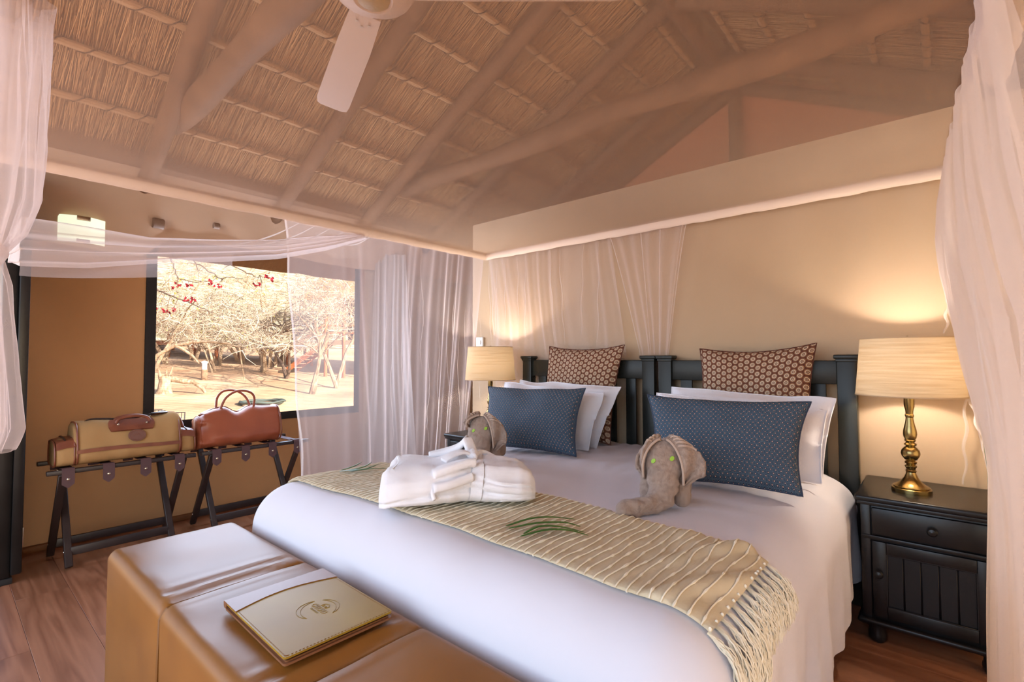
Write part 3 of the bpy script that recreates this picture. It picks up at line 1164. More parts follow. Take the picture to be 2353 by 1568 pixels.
# ---- woven throw across the foot with cream cords and fringes
throw = thing('throw_blanket', 'beige woven throw with cream cord stripes and fringed ends across the bed foot', 'throw', (0, -1.65, .60))
QB, QF = -1.415, -1.885
P0, P1 = -1.075, .915
_w = []
def tpath(p, s):
    """s from 0 at the back edge to 1 at the front, then curling under to 1.12"""
    wob = .012 * noise.noise(V(p * 2.5, 1, 0))
    puck = 0.0
    if p > .66:
        puck = .024 * max(0, math.sin(p * 46 + s * 9)) * (p - .66) / .25 * (1 - s * .5)
    lift = .016 + puck + .003 * noise.noise(V(p * 9, s * 7, 2))
    if s <= 1:
        q = QB + wob + (QF - QB + .014 * noise.noise(V(p * 1.7, 4, 0))) * s
        if p > .7:
            q += .10 * (p - .7) * (s - .35)
        e = 1 - s
        if s > .94:
            lift -= .007 * ((s - .94) / .06) ** 2
        if s < .04:
            lift -= .010 * (1 - s / .04)
        return drape(p, q, lift, False)
    k = (s - 1) / .12
    q = QF + wob + .014 * noise.noise(V(p * 1.7, 4, 0)) - .004 * math.sin(k * PI) + .03 * k
    if p > .7:
        q += .10 * (p - .7) * .65
    return drape(p, q, .009 * (1 - k) + .001, False)


MB().grid(lambda u, v: tuple(tpath(P0 + (P1 - P0) * u, 1.12 * v)), 240, 48).build('cloth', M_throw, throw, world=True, angle=0)
rnd = random.Random(5)
k = 0
p = P0 + .012
while p < P1:
    pts, rs = [], []
    ph = rnd.random() * 6
    for i in range(41):
        s = i / 40 * 1.06
        dp = .003 * math.sin(s * 14 + ph)
        q = tpath(p + dp, s)
        pts.append(q + V(0, -.002 if s > 1 else 0, .002))
        r_ = .0017
        m_ = (s * 4.6 + ph) % 1.0
        if m_ < .13:
            r_ = .0037
        rs.append(r_)
    MB().tube(pts, rs, 5).build('cord', M_cord, throw, world=True)
    p += .0268
# fringes: knotted tassels of many strands
def tassel(p, s, L_, n, seed, side):
    r_ = random.Random(seed)
    mb = MB()
    o = tpath(p, min(s, 1.0))
    mb.lathe([(.001, -.004), (.0035, -.001), (.004, .002), (.001, .005)], tuple(o), 8)
    for j in range(n):
        pts = []
        sp = r_.gauss(0, .010)
        ll = L_ * r_.uniform(.75, 1.05)
        wv = r_.uniform(-.012, .012)
        drift = r_.uniform(-.03, .045) - (.045 * s if side > 0 else 0)
        for i in range(10):
            f = i / 9
            q = s * (QF - QB) + QB + sp * f + drift * f * f + (.10 * (p - .7) * (s - .35) if p > .7 else 0)
            pp = p + side * ll * f
            pts.append(drape(pp, q + .004 * math.sin(i + j), .004 + .012 * math.sin(f * PI) * r_.random() + .002 * j / n, False))
        mb.tube(pts, [.0017] * 9 + [.0009], 3, cap=False)
    return mb.build('tassel', M_fringe, throw, world=True)


for k in range(13):
    tassel(P1 - .004, .02 + .98 * k / 12, .125 if k < 8 else .165, 30, 40 + k, 1)
for k in range(10):
    tassel(P0 + .004, .04 + .94 * k / 9, .07, 14, 80 + k, -1)

# ---- green leaf blades
def blade(name, pts, w, label, group):
    pts = [Vector(p) for p in pts]
    n = 24
    def at(t):
        k = t * (len(pts) - 1)
        i = min(int(k), len(pts) - 2)
        f = k - i
        p0, p1, p2, p3 = pts[max(i - 1, 0)], pts[i], pts[i + 1], pts[min(i + 2, len(pts) - 1)]
        return .5 * ((2 * p1) + (p2 - p0) * f + (2 * p0 - 5 * p1 + 4 * p2 - p3) * f * f + (3 * p1 - p0 - 3 * p2 + p3) * f ** 3)
    def fn(u, v):
        c = at(u)
        d = (at(min(1, u + .02)) - at(max(0, u - .02))).normalized()
        s = d.cross(V(0, 0, 1)).normalized()
        hw = w * (math.sin(PI * min(1, u * .96 + .03)) ** .6) * (1.15 - u * .6)
        k = (v - .5) * 2
        return tuple(c + s * hw * k + V(0, 0, -.35 * hw * abs(k)))
    mb = MB().grid(fn, n, 4)
    mb.grid(lambda u, v: tuple(Vector(fn(u, v)) - V(0, 0, .0008)), n, 4)
    o = mb.build(name, M_green, angle=0)
    return tag(base(o), label, 'leaf', group)


def on(x, y, h):
    d = drape(x, y, 0, False)
    return (x, y, d.z + .024 + h)


FAN = ['first', 'second', 'third', 'fourth']
for a in (((.285, -1.785), (.32, -1.715), (.36, -1.66), (.42, -1.61)), ((.305, -1.795), (.36, -1.735), (.42, -1.675), (.465, -1.655)), ((.37, -1.805), (.385, -1.755), (.43, -1.715), (.50, -1.685)), ((.375, -1.825), (.42, -1.765), (.47, -1.72), (.52, -1.70))):
    blade('leaf_blade', [on(x, y, h) for (x, y), h in zip(a, (.002, .014, .012, .004))], .0075, FAN.pop(0) + ' long green leaf blade counted from the bed pillows, in the fan toward the fringe', 'leaf blades by the fringe')
FAN = ['short curved leaf blade on the throw, nearest the window end', 'short curved leaf blade on the throw, second from the window end', 'short curved leaf blade on the throw, third from the window end', 'straighter leaf blade lying below the short curved ones by the bathrobe']
for a in (((-.80, -1.69), (-.795, -1.63), (-.84, -1.56)), ((-.77, -1.68), (-.745, -1.61), (-.80, -1.53)), ((-.74, -1.68), (-.70, -1.62), (-.73, -1.54)), ((-.78, -1.71), (-.70, -1.66), (-.62, -1.57))):
    blade('leaf_blade', [on(x, y, h) for (x, y), h in zip(a, (.003, .014, .016))], .0085, FAN.pop(0), 'leaf blades by the window')

# ---- pillows and cushions given by their four corners
def pillow(name, m, BL, BR, TR, TL, th, label, group=None, nu=44, nv=32, flange=0.0, pinch=.07, seed=0, wr=.006, parts=True):
    BL, BR, TR, TL = (V(*c) for c in (BL, BR, TR, TL))
    nrm = ((BR - BL).cross(TL - BL)).normalized()
    W_, H_ = (BR - BL).length, (TL - BL).length
    def surf(u, v, s):
        a, b_ = u * 2 - 1, v * 2 - 1
        # edges bow inwards between the corners
        uu = u + pinch * (1 - b_ * b_) * -a * .5
        vv = v + pinch * (1 - a * a) * -b_ * .5
        p = BL.lerp(BR, uu).lerp(TL.lerp(TR, uu), vv)
        fa = 1 - max(0, (abs(a) - (1 - flange * 2 / W_)) / max(1e-6, flange * 2 / W_)) if flange else 1
        ee = max(0, (1 - (abs(a) / (1 - flange * 2 / W_ if flange else 1)) ** 2.6)) if abs(a) < (1 - flange * 2 / W_ if flange else 1) else 0
        ff = max(0, (1 - (abs(b_) / (1 - flange * 2 / H_ if flange else 1)) ** 2.6)) if abs(b_) < (1 - flange * 2 / H_ if flange else 1) else 0
        t = th * (ee * ff) ** .42
        edge = max(abs(a), abs(b_))
        t += wr * noise.noise(V(u * 5 + seed, v * 5, s)) * (1 if edge < .95 else .2)
        wave = .010 * noise.noise(V(u * 3 + seed, v * 3, 5))
        if flange:
            k = max(0, edge - .82) / .18
            wave += k * (.016 * math.sin(u * 9 + seed) + .012 * noise.noise(V(u * 4, v * 4, seed))) - .022 * k * k * (1 if b_ > 0 else .2)
            p = p + V(0, 0, .014 * noise.noise(V(u * 4 + seed, v * 2, 8))) * (.3 + .7 * v)
        return tuple(p + nrm * (s * max(t, .0012) + wave))
    mb = MB()
    mb.grid(lambda u, v: surf(u, v, 1), nu, nv, uv=True)
    o0 = len(mb.v)
    mb.grid(lambda u, v: surf(1 - u, v, -1), nu, nv, uv=True)
    c = (BL + BR + TR + TL) / 4
    t = thing(name, label, 'cushion' if 'cushion' in name else 'pillow', (c.x, c.y, min(BL.z, BR.z) - .01), group=group)
    mb.build('cover', m, t, world=True, angle=0)
    if parts:
        ring = []
        for i in range(40):
            ring.append(V(*surf(i / 40, 0, 1)))
        for i in range(30):
            ring.append(V(*surf(1, i / 30, 1)))
        for i in range(40):
            ring.append(V(*surf(1 - i / 40, 1, 1)))
        for i in range(30):
            ring.append(V(*surf(0, 1 - i / 30, 1)))
        MB().tube(ring, .0035, 5, closed=True).build('seam', m if m is M_white else M_seam[m.name], t, world=True)
    return t


M_seam = {M_brown_cush.name: mat('brown_piping', S(92, 52, 40), .8), M_blue_cush.name: mat('navy_piping', S(52, 62, 82), .8)}
BZ = .615
pillow('cushion', M_brown_cush, (-.75, -.300, BZ + .005), (-.205, -.300, BZ + .005), (-.178, -.165, 1.215), (-.745, -.165, 1.215), .075, 'square brown ring-print cushion propped on the headboard nearer the window', pinch=.10, seed=1)
pillow('cushion', M_brown_cush, (.29, -.300, BZ + .005), (.845, -.300, BZ + .005), (.835, -.165, 1.205), (.280, -.165, 1.185), .075, 'square brown ring-print cushion propped on the headboard beside the cabinet with the full lamp', pinch=.11, seed=2)
pillow('pillow', M_white, (-.86, -.50, BZ + .01), (-.22, -.44, BZ + .01), (-.120, -.345, .975), (-.85, -.37, .995), .052, 'white flanged pillow directly in front of the window-side brown ring-print cushion', 'white pillows', flange=.028, pinch=.03, seed=3)
pillow('pillow', M_white, (-.88, -.61, BZ + .01), (-.20, -.545, BZ + .01), (-.165, -.45, .940), (-.90, -.48, .985), .048, 'white flanged pillow tucked right behind the blue cushion nearer the window', 'white pillows', flange=.028, pinch=.03, seed=4)
pillow('pillow', M_white, (.22, -.50, BZ + .01), (.89, -.44, BZ + .01), (.935, -.37, .958), (.205, -.40, .990), .052, 'white flanged pillow directly in front of the cabinet-side brown ring-print cushion', 'white pillows', flange=.028, pinch=.03, seed=5)
pillow('pillow', M_white, (.24, -.66, BZ + .01), (.905, -.56, BZ + .01), (.915, -.47, .915), (.185, -.53, .965), .048, 'white flanged pillow tucked right behind the blue cushion nearer the cabinet', 'white pillows', flange=.028, pinch=.03, seed=6)
pillow('cushion', M_blue_cush, (-.74, -.830, BZ + .012), (-.150, -.745, BZ + .012), (-.190, -.590, .968), (-.875, -.640, .955), .085, 'oblong blue dotted cushion behind the towel elephant nearer the window', pinch=.09, seed=7)
pillow('cushion', M_blue_cush, (.345, -.945, BZ + .010), (.885, -.815, BZ + .010), (.895, -.675, .962), (.255, -.765, .965), .085, 'oblong blue dotted cushion behind the towel elephant nearer the cabinet', pinch=.10, seed=8)

# ---- towel elephants: legs and body, head with trunk, ears, leaf eyes
def elephant(loc, rz, label, ear):
    t = thing('towel_elephant', label, 'towel animal', loc, rz)
    t.scale = (1, 1, 1.08)
    legs = []
    for sx in (-1, 1):
        legs.append(('cap', [(sx * .056, -.020, .034), (sx * .046, -.006, .155)], [.033, .036]))
        legs.append(('cap', [(sx * .048, .118, .036), (sx * .043, .105, .140)], [.037, .038]))
    legs += [('ell', (0, .05, .160), (.074, .098, .042)), ('cap', [(0, .01, .165), (0, .10, .160)], [.046, .048])]
    body = soft('body', legs, .006, M_taupe, t, 4, .5, .0022, 60)
    for w in body.data.vertices:
        w.co.z = max(w.co.z, .002)
    hd = [('ell', (0, -.036, .180), (.068, .040, .038)), ('ell', (0, -.056, .138), (.065, .038, .062)), ('ell', (-.001, -.074, .088), (.054, .040, .058)), ('ell', (-.006, -.088, .050), (.046, .040, .042)),
          ('cap', [(-.010, -.094, .040), (-.026, -.116, .032), (-.056, -.152, .028), (-.092, -.186, .0265), (-.118, -.208, .026)], [.036, .033, .030, .027, .024])]
    def wrinkle(p):
        return (.0026 * math.sin(p.z * 150 + 5 * noise.noise(p * 12)) if p.z < .13 else 0) + (.0016 * math.sin(p.y * 190) if p.y < -.13 else 0)
    head = soft('head', hd, .0055, M_taupe, t, 4, .5, .0022, 60, wrinkle)
    for w in head.data.vertices:
        w.co.z = max(w.co.z, .003)
    for sx, (out, down, back, roll) in zip((-1, 1), ear):
        def fn(u, v, sx=sx, out=out, down=down, back=back, roll=roll):
            # v runs from the crown down the cheek, u from the face hem outwards and back
            s = math.sin(min(1, v * 1.12) * PI / 2)
            p = V(sx * (.012 + .060 * s - .006 * v), -.052 - .030 * math.sin(v * PI) - .012 * v, .221 - down * v ** 1.55)
            w = out * (.30 + .70 * math.sin(PI * min(1, .10 + v * .80))) * (1 if v < .8 else max(.05, 1 - (v - .8) / .2))
            off = V(sx * w * u * .80, back * u * (.35 + .65 * math.sin(v * PI * .8)) + .008 * math.sin(u * 8 + v * 5), .016 * math.sin(u * PI) * (1 - v) - roll * u * u)
            return p + off
        mb = MB()
        n1, n2 = 18, 30
        mb.grid(lambda u, v: tuple(fn(u, v) + V(sx * .002, -.005, .003)), n1, n2)
        mb.grid(lambda u, v: tuple(fn(1 - u, v) + V(-sx * .002, .005, -.003)), n1, n2)
        mb.tube([fn(1, i / 30) + V(0, .0035 * math.sin(i * 1.9), .003 * math.sin(i * 1.3)) for i in range(31)], .0060, 6)
        mb.tube([fn(i / 18, 0) for i in range(19)], .0055, 6)
        e = mb.build('ear', M_taupe, t, angle=0)
        MB().tube([fn(0, i / 30) + V(0, -.004, .001) for i in range(31)], .0044, 8).build('ear_hem', M_taupehem, e)
        for q in range(4 if out > .06 else 3):
            v0 = .06 + .085 * q
            MB().tube([fn(.10 + .8 * i / 10, v0 + .03 * i / 10) + V(sx * .002, -.007, .005) for i in range(11)], .0034, 5).build('woven_stripe', M_taupehem, e)
    for sx in (-1, 1):
        ex = sx * .031
        zc = .162 + .004 * sx
        best = min((w.co for w in head.data.vertices if w.co.y < -.055), key=lambda c: (c.x - ex) ** 2 + (c.z - zc) ** 2)
        n = V(sx * .30, -.90, .35).normalized()
        c = best + n * .0022
        a = n.orthogonal().normalized()
        b_ = n.cross(a)
        ring = [c + (a * math.cos(i * PI / 8) * .0088 + b_ * math.sin(i * PI / 8) * .0066) for i in range(16)]
        mb = MB()
        mb.loft([[p + n * .0008 for p in ring], [p - n * .0014 for p in ring]])
        mb.build('leaf_eye', M_leafeye, t)
    return t


elephant((.525, -1.195, drape(.5, -1.25).z + .001), .32, 'taupe towel folded as an elephant, ears spread, in front of the cabinet-side blue cushion', ((.036, .12, .026, .012), (.092, .135, .026, .010)))
elephant((-.460, -1.105, drape(-.45, -1.15).z + .001), .50, 'taupe towel folded as an elephant beside the bathrobe, one ear drooping', ((.030, .05, .045, .005), (.085, .140, .026, .022)))

# ================================================================== bathrobe
RO, RA = V(-.072, -1.690, 0), math.atan2(.72, .69)
RZ0 = drape(RO.x, RO.y).z + .026
robe = thing('bathrobe', 'folded white towelling bathrobe tied with its belt, lying on the throw', 'bathrobe', (RO.x, RO.y, RZ0), RA)
robe.scale = (.92, .90, 1.12)
# local x runs from the broad shoulder fold to the narrow end, local y across
def Rz(a, ax='Z'):
    return Matrix.Rotation(a, 3, ax)


def rdrop(x, y):
    """how far the bed falls away under a point of the robe"""
    w = Matrix.Rotation(RA, 3, 'Z') @ V(x * .9, y * .9, 0) + RO
    d = drape(max(-.8, min(.8, w.x)), max(-2.03, w.y), 0, False).z + .026 - RZ0
    return max(-.028, min(0, d))


RK = [(-.245, .150, .060), (-.238, .185, .092), (-.215, .208, .108), (-.16, .214, .112), (-.08, .205, .114), (0.0, .180, .118), (.06, .150, .120), (.095, .138, .116), (.14, .148, .110), (.20, .160, .104), (.26, .155, .096), (.30, .135, .085), (.325, .100, .060)]
def rsec(x, n=72, grow=0.0):
    for i in range(len(RK) - 1):
        if RK[i][0] <= x <= RK[i + 1][0]:
            break
    f = (x - RK[i][0]) / (RK[i + 1][0] - RK[i][0])
    f = f * f * (3 - 2 * f) if 0 < i < len(RK) - 2 else f
    hw, h = RK[i][1] + (RK[i + 1][1] - RK[i][1]) * f + grow, RK[i][2] + (RK[i + 1][2] - RK[i][2]) * f + grow
    R_ = max(0, min(1, (x - .04) / .10))       # right of the belt the cloth breaks into long folds
    q = []
    for k in range(n):
        a = 2 * PI * k / n
        c, s_ = math.cos(a), math.sin(a)
        y = hw * math.copysign(abs(c) ** .62, c)
        z = h / 2 + h / 2 * math.copysign(abs(s_) ** .72, s_)
        t = z / h
        side = abs(y) / hw
        # layered fold lines along the front and back faces
        for lv, dp, wd in ((.36, .022, .055), (.70, .010 * (.4 + R_), .05)):
            y *= 1 - dp / hw * math.exp(-((t - lv - .05 * math.sin(x * 14 + (1 if c < 0 else 3))) / wd) ** 2) * (side > .5)
        if t < .36:
            y *= 1 + .06 * (1 - R_)
        if t > .6:
            w = y * (70 if R_ else 26) + 2.2 * math.sin(x * 9)
            z += (.0065 + .008 * R_) * math.sin(w) * (t - .6) / .4 + .012 * noise.noise(V(x * 9, y * 11, 3)) * (1 - .5 * R_)
            z -= .012 * math.exp(-((x - .095) / .03) ** 2)
        y += .005 * noise.noise(V(x * 12, z * 20, 7 if c < 0 else 9))
        q.append((x, y - .025 * R_, max(.002, z) + rdrop(x, y)))
    return q


xs = [-.245, -.243, -.238, -.23] + [-.22 + i * .0107 for i in range(49)] + [.303, .310, .317, .322, .325]
MB().loft([rsec(x) for x in xs]).build('body', M_terry, robe, angle=0)
# belt wrapped round the narrow place
def _belt(u, v):
    x = .076 + .042 * v + .014 * math.sin(u * 5)
    r_ = rsec(x, 72, .006 + .004 * math.sin(v * PI))
    k = u * 71
    i = min(int(k), 70)
    return tuple(Vector(r_[i]).lerp(Vector(r_[i + 1]), k - i))


MB().grid(_belt, 72, 8).build('belt', M_terry, robe, angle=0)
def strip(name, pts, w, th, tw=0.0, m=M_terry, par=robe):
    """a flat soft strip of towelling along a path"""
    pts = [Vector(p) for p in cr(pts, 6)]
    rings = []
    n = len(pts)
    for i, p in enumerate(pts):
        t = (pts[min(i + 1, n - 1)] - pts[max(i - 1, 0)]).normalized()
        s_ = t.cross(V(0, 0, 1))
        s_ = s_.normalized() if s_.length > 1e-4 else V(0, 1, 0)
        a = tw * i / n
        u_ = s_.cross(t)
        s2, u2 = s_ * math.cos(a) + u_ * math.sin(a), u_ * math.cos(a) - s_ * math.sin(a)
        k = .86 if i in (0, n - 1) else 1
        rings.append([p + s2 * (w * k * math.copysign(abs(math.cos(b)) ** .5, math.cos(b))) + u2 * (th * math.copysign(abs(math.sin(b)) ** .7, math.sin(b))) for b in [2 * PI * j / 16 for j in range(16)]])
    return MB().loft(rings).build(name, m, par, angle=0)


# folded cuff on the front, two stacked layers
strip('cuff', [(-.055, -.150, .098), (.0, -.140, .112), (.060, -.118, .122), (.090, -.105, .120)], .040, .014, .25)
strip('cuff', [(-.050, -.188, .066), (.0, -.178, .070), (.060, -.150, .078), (.085, -.140, .080)], .030, .014, .55)
strip('sleeve_edge', [(-.056, -.112, .112), (-.062, -.150, .098), (-.056, -.190, .066), (-.045, -.208, .034)], .006, .008)
# belt knot: loop, short tail, long tail
strip('belt_tail', [(.085, .000, .130), (.050, -.015, .142), (.005, -.040, .134), (-.020, -.055, .120)], .021, .006, .2)
soft('belt_knot', [('ell', (.092, .004, .130), (.026, .032, .018)), ('cap', [(.08, .03, .130), (.10, -.025, .126)], .014)], .004, M_terry, robe, 3, .5, .003, 30)
# collar: raised lapel ending in a point, and the neck loop behind
strip('collar', [(-.085, .125, .112), (-.02, .118, .124), (.035, .095, .142), (.070, .070, .172)], .020, .011, -.5)
strip('collar', [(.070, .072, .170), (.082, .045, .150), (.090, .015, .132)], .024, .010, .3)
strip('neck_loop', [(.095, .060, .118), (.13, .110, .122), (.18, .120, .104), (.23, .095, .084)], .017, .008, .3)
strip('neck_loop', [(.12, .085, .100), (.17, .090, .104), (.22, .060, .092)], .013, .008)
# rolled hem at the narrow end
strip('hem_roll', [(.19, -.150, .030), (.25, -.150, .034), (.295, -.125, .038), (.300, -.090, .044), (.26, -.085, .048)], .020, .018)
MB().tube([(-.200 + .010 * math.sin(i * .3), -.14 + .30 * i / 20, .1135 + .004 * math.sin(PI * i / 20) + rdrop(-.2, -.14 + .30 * i / 20)) for i in range(21)], .0015, 5).build('stitch_line', M_plate, robe)

# ================================================================== bedside cabinets
def make_nightstand(x0, label):
    x1 = x0 + .435
    y0, y1 = -.455, -.03
    t = thing('bedside_cabinet', label, 'bedside cabinet', ((x0 + x1) / 2, -.24, 0))
    mb = MB().box(x0 - .012, x1 + .012, y0 - .018, y1, .560, .585, .009, 3)
    mb.box(x0 - .004, x1 + .004, y0 - .008, y1, .546, .562, .004)
    mb.build('top', M_black, t, world=True)
    MB().box(x0 + .006, x1 - .006, y0 + .018, y1 - .004, .095, .548, .003).build('carcass', M_black, t, world=True)
    mb = MB().box(x0 - .010, x1 + .010, y0 - .014, y1, .078, .100, .009, 3)
    mb.build('plinth', M_black, t, world=True)
    for x in (x0 + .022, x1 - .022):
        MB().box(x - .016, x + .016, y0 + .004, y0 + .02, .10, .546, .003).build('stile', M_black, t, world=True)
    d = MB().box(x0 + .042, x1 - .042, y0 + .001, y0 + .02, .432, .536, .005).build('drawer', M_black, t, world=True)
    kx = (x0 + x1) / 2
    kn = [(.004, 0), (.006, .006), (.007, .012), (.014, .018), (.0165, .026), (.012, .033), (0, .036)]
    def knob(cx, cz, parent):
        mb = MB().lathe(kn, (0, 0, 0), 18)
        mb.v = [(cx + a, y0 + .002 - c, cz + b_) for a, b_, c in mb.v]
        mb.f = [q[::-1] for q in mb.f]
        return mb.build('knob', M_black, parent, world=True)
    knob(kx + .01, .485, d)
    MB().box(x0 + .006, x1 - .006, y0 - .002, y0 + .02, .412, .428, .004).build('cross_rail', M_black, t, world=True)
    mb = MB()
    a, b_, c, e = x0 + .042, x1 - .042, .112, .406
    w = .045
    mb.box(a, a + w, y0 + .001, y0 + .018, c, e, .003)
    mb.box(b_ - w, b_, y0 + .001, y0 + .018, c, e, .003)
    mb.box(a + w, b_ - w, y0 + .001, y0 + .018, c, c + w, .003)
    mb.box(a + w, b_ - w, y0 + .001, y0 + .018, e - w, e, .003)
    dr = mb.build('door', M_black, t, world=True)
    for (p, q) in (((a + w, c + w), (b_ - w, c + w)), ((b_ - w, c + w), (b_ - w, e - w)), ((b_ - w, e - w), (a + w, e - w)), ((a + w, e - w), (a + w, c + w))):
        MB().bar((p[0], y0 + .006, p[1]), (q[0], y0 + .006, q[1]), .008, .008, up=(0, 1, 0), bev=.002).build('bead', M_black, dr, world=True)
    n = 5
    pw = (b_ - a - 2 * w) / n
    for k in range(n):
        MB().box(a + w + k * pw + .0008, a + w + (k + 1) * pw - .0008, y0 + .010, y0 + .02, c + w, e - w, .0025, 1).build('panel_board', M_black, dr, world=True)
    knob(a + .020, .285, dr)
    for x in (x0 + .05, x1 - .05):
        for yy in (y0 + .045, y1 - .05):
            MB().lathe([(.022, 0), (.030, .012), (.032, .03), (.026, .05), (.030, .062), (.030, .080)], (x, yy, 0), 20).build('bun_foot', M_black, t, world=True)
    return t


make_nightstand(1.014, 'black bedside cabinet with drawer and panelled door, partly behind the heavy net')
make_nightstand(-1.475, 'black bedside cabinet mostly hidden behind the bed, near the drawn white drape')

# ================================================================== table lamps
def make_lamp(x, y, label):
    t = thing('table_lamp', label, 'lamp', (x, y, .585))
    MB().lathe([(.066, 0), (.0665, .004), (.0665, .016), (.060, .020), (.062, .024), (.050, .030), (.036, .042), (.024, .058), (.017, .075), (.0155, .082)], (0, 0, 0), 48).build('foot', M_brass, t)
    MB().lathe([(.0155, .080), (.019, .086), (.015, .092), (.0165, .098), (.020, .102), (.0205, .107), (.014, .112), (.019, .117), (.022, .121), (.019, .125), (.014, .128),
                (.022, .134), (.030, .146), (.0325, .158), (.030, .170), (.022, .181), (.015, .186), (.019, .190), (.023, .194), (.018, .199), (.014, .203), (.018, .207), (.020, .210), (.017, .214),
                (.021, .222), (.0235, .234), (.023, .248), (.0185, .268), (.014, .290), (.0125, .304), (.0155, .308), (.0155, .314), (.0125, .318), (.014, .335), (.018, .350), (.018, .40), (.010, .404), (.008, .44)], (0, 0, 0), 36).build('stem', M_brass, t)
    sh = MB()
    n = 64
    def cone(u, v, o):
        a = u * 2 * PI
        r_ = .182 - .020 * v - o
        return (r_ * math.cos(a), r_ * math.sin(a), .395 + .235 * v)
    sh.grid(lambda u, v: cone(u, v, 0), n, 8, closed=True)
    s = sh.build('shade', M_shade, t)
    MB().tube([cone(i / n, 0, 0) for i in range(n)], .0028, 6, closed=True).build('shade_rim', M_shade, s)
    MB().tube([cone(i / n, 1, 0) for i in range(n)], .0028, 6, closed=True).build('shade_rim', M_shade, s)
    mb = MB()
    for k in range(3):
        a = k * 2 * PI / 3 + .4
        mb.tube([(0, 0, .610), (.16 * math.cos(a), .16 * math.sin(a), .624)], .0018, 6)
    mb.tube([(0, 0, .44), (.035, 0, .50), (.035, 0, .58), (0, 0, .612)], .0018, 6)
    mb.tube([(0, 0, .44), (-.035, 0, .50), (-.035, 0, .58), (0, 0, .612)], .0018, 6)
    mb.lathe([(.004, .612), (.008, .622), (.010, .630), (.006, .638), (0, .641)], (0, 0, 0), 14)
    mb.build('harp', M_brass, t)
    MB().lathe([(.013, .41), (.014, .43), (.024, .452), (.027, .470), (.024, .488), (.012, .500), (0, .504)], (0, 0, 0), 20).build('bulb', emit_mat('warm_bulb', (1.0, .80, .56, 1), 6.0) if 'warm_bulb' not in bpy.data.materials else bpy.data.materials['warm_bulb'], t)
    l = light('lamp_light', 'POINT', (0, 0, .585), 15.0, (1.0, .90, .76), shadow_soft_size=.035)
    l.parent = t
    l.location = (0, 0, .500)
    return t


make_lamp(1.178, -.285, 'brass candlestick lamp with linen shade, its full turned stem in view')
make_lamp(-1.19, -.285, 'brass lamp with linen drum shade, its stem hidden behind a blue cushion')
# wall plates for the lamps
for x, z, w, h, lb in ((-1.555, 1.262, .075, .085, 'small white switch plate on the partition behind the window-side lamp'), (1.455, 1.24, .09, .13, 'white switch plate on the partition behind the heavy gathered net')):
    t = thing('switch_plate', lb, 'switch', (x, -.016, z - h / 2))
    MB().box(-w / 2, w / 2, -.012, .004, 0, h, .004).build('plate', M_plate, t)
    MB().box(-w * .2, w * .2, -.017, -.010, h * .3, h * .7, .002).build('rocker', M_plate, t)

# ================================================================== leather bench
bench = thing('bench', 'long tan leather ottoman bench at the foot of the bed', 'bench', (0, -2.285, 0))
BX0, BX1, BY0, BY1, BT = -.945, .98, -2.505, -2.085, .472
seams = (-.312, .288)
def bench_panel(xa, xb, first, last):
    """one hide panel: top, front, back (and the end where it is an outer one)"""
    r_ = .035
    prof = [(BY0, .015)]
    for i in range(7):
        a = PI - PI / 2 * i / 6
        prof.append((BY0 + r_ + r_ * math.cos(a), BT - r_ + r_ * math.sin(a)))
    for i in range(1, 12):
        prof.append((BY0 + r_ + (BY1 - BY0 - 2 * r_) * i / 12, BT))
    for i in range(7):
        a = PI / 2 - PI / 2 * i / 6
        prof.append((BY1 - r_ + r_ * math.cos(a), BT - r_ + r_ * math.sin(a)))
    prof.append((BY1, .015))
    n = 40
    mb = MB()
    np_ = len(prof)
    cy = (BY0 + BY1) / 2
    def ring(x, k):
        q = []
        for (yy, zz) in prof:
            # k shrinks the section at a rounded outer end or tucks it in at a seam
            y2 = cy + (yy - cy) * (1 - k * .16)
            z2 = zz - k * .030 * (1 if zz > .2 else 0)
            d = 0
            if zz > BT - .001:
                e = min(1, min(yy - BY0, BY1 - yy) / .05)
                d = .004 * noise.noise(V(x * 5, yy * 4, 2)) * e
                for s in seams:
                    g = x - s
                    if -.2 < g < .06:
                        d += .0055 * math.sin(g * 95 + 3 * noise.noise(V(yy * 6, s, 0))) * math.exp(-((g + .05) / .07) ** 2) * e
            q.append((x, y2, z2 + d))
        return q
    rings = []
    xs = [(xa, .22 if not first else 1.0)]
    for i in range(1, 5):
        a = i / 5 * PI / 2
        xs.append((xa + (.014 if not first else .035) * math.sin(a) ** .7 * i / 5, (.22 if not first else 1.0) * (1 - math.sin(a))))
    for i in range(n + 1):
        xs.append((xa + .036 + (xb - xa - .072) * i / n, 0))
    for i in range(4, -1, -1):
        a = i / 5 * PI / 2
        xs.append((xb - (.014 if not last else .035) * math.sin(a) ** .7 * i / 5, (.22 if not last else 1.0) * (1 - math.sin(a))))
    rings = [ring(x, k) for x, k in xs]
    m = len(rings)
    vs = [p for q in rings for p in q]
    fs = [(i * np_ + j, i * np_ + j + 1, (i + 1) * np_ + j + 1, (i + 1) * np_ + j) for i in range(m - 1) for j in range(np_ - 1)]
    fs.append(tuple(range(np_)))
    fs.append(tuple((m - 1) * np_ + j for j in range(np_))[::-1])
    fs = [f[::-1] for f in fs]
    mb.add(vs, fs)
    return mb.build('hide_panel', M_bench, bench, world=True, angle=60)


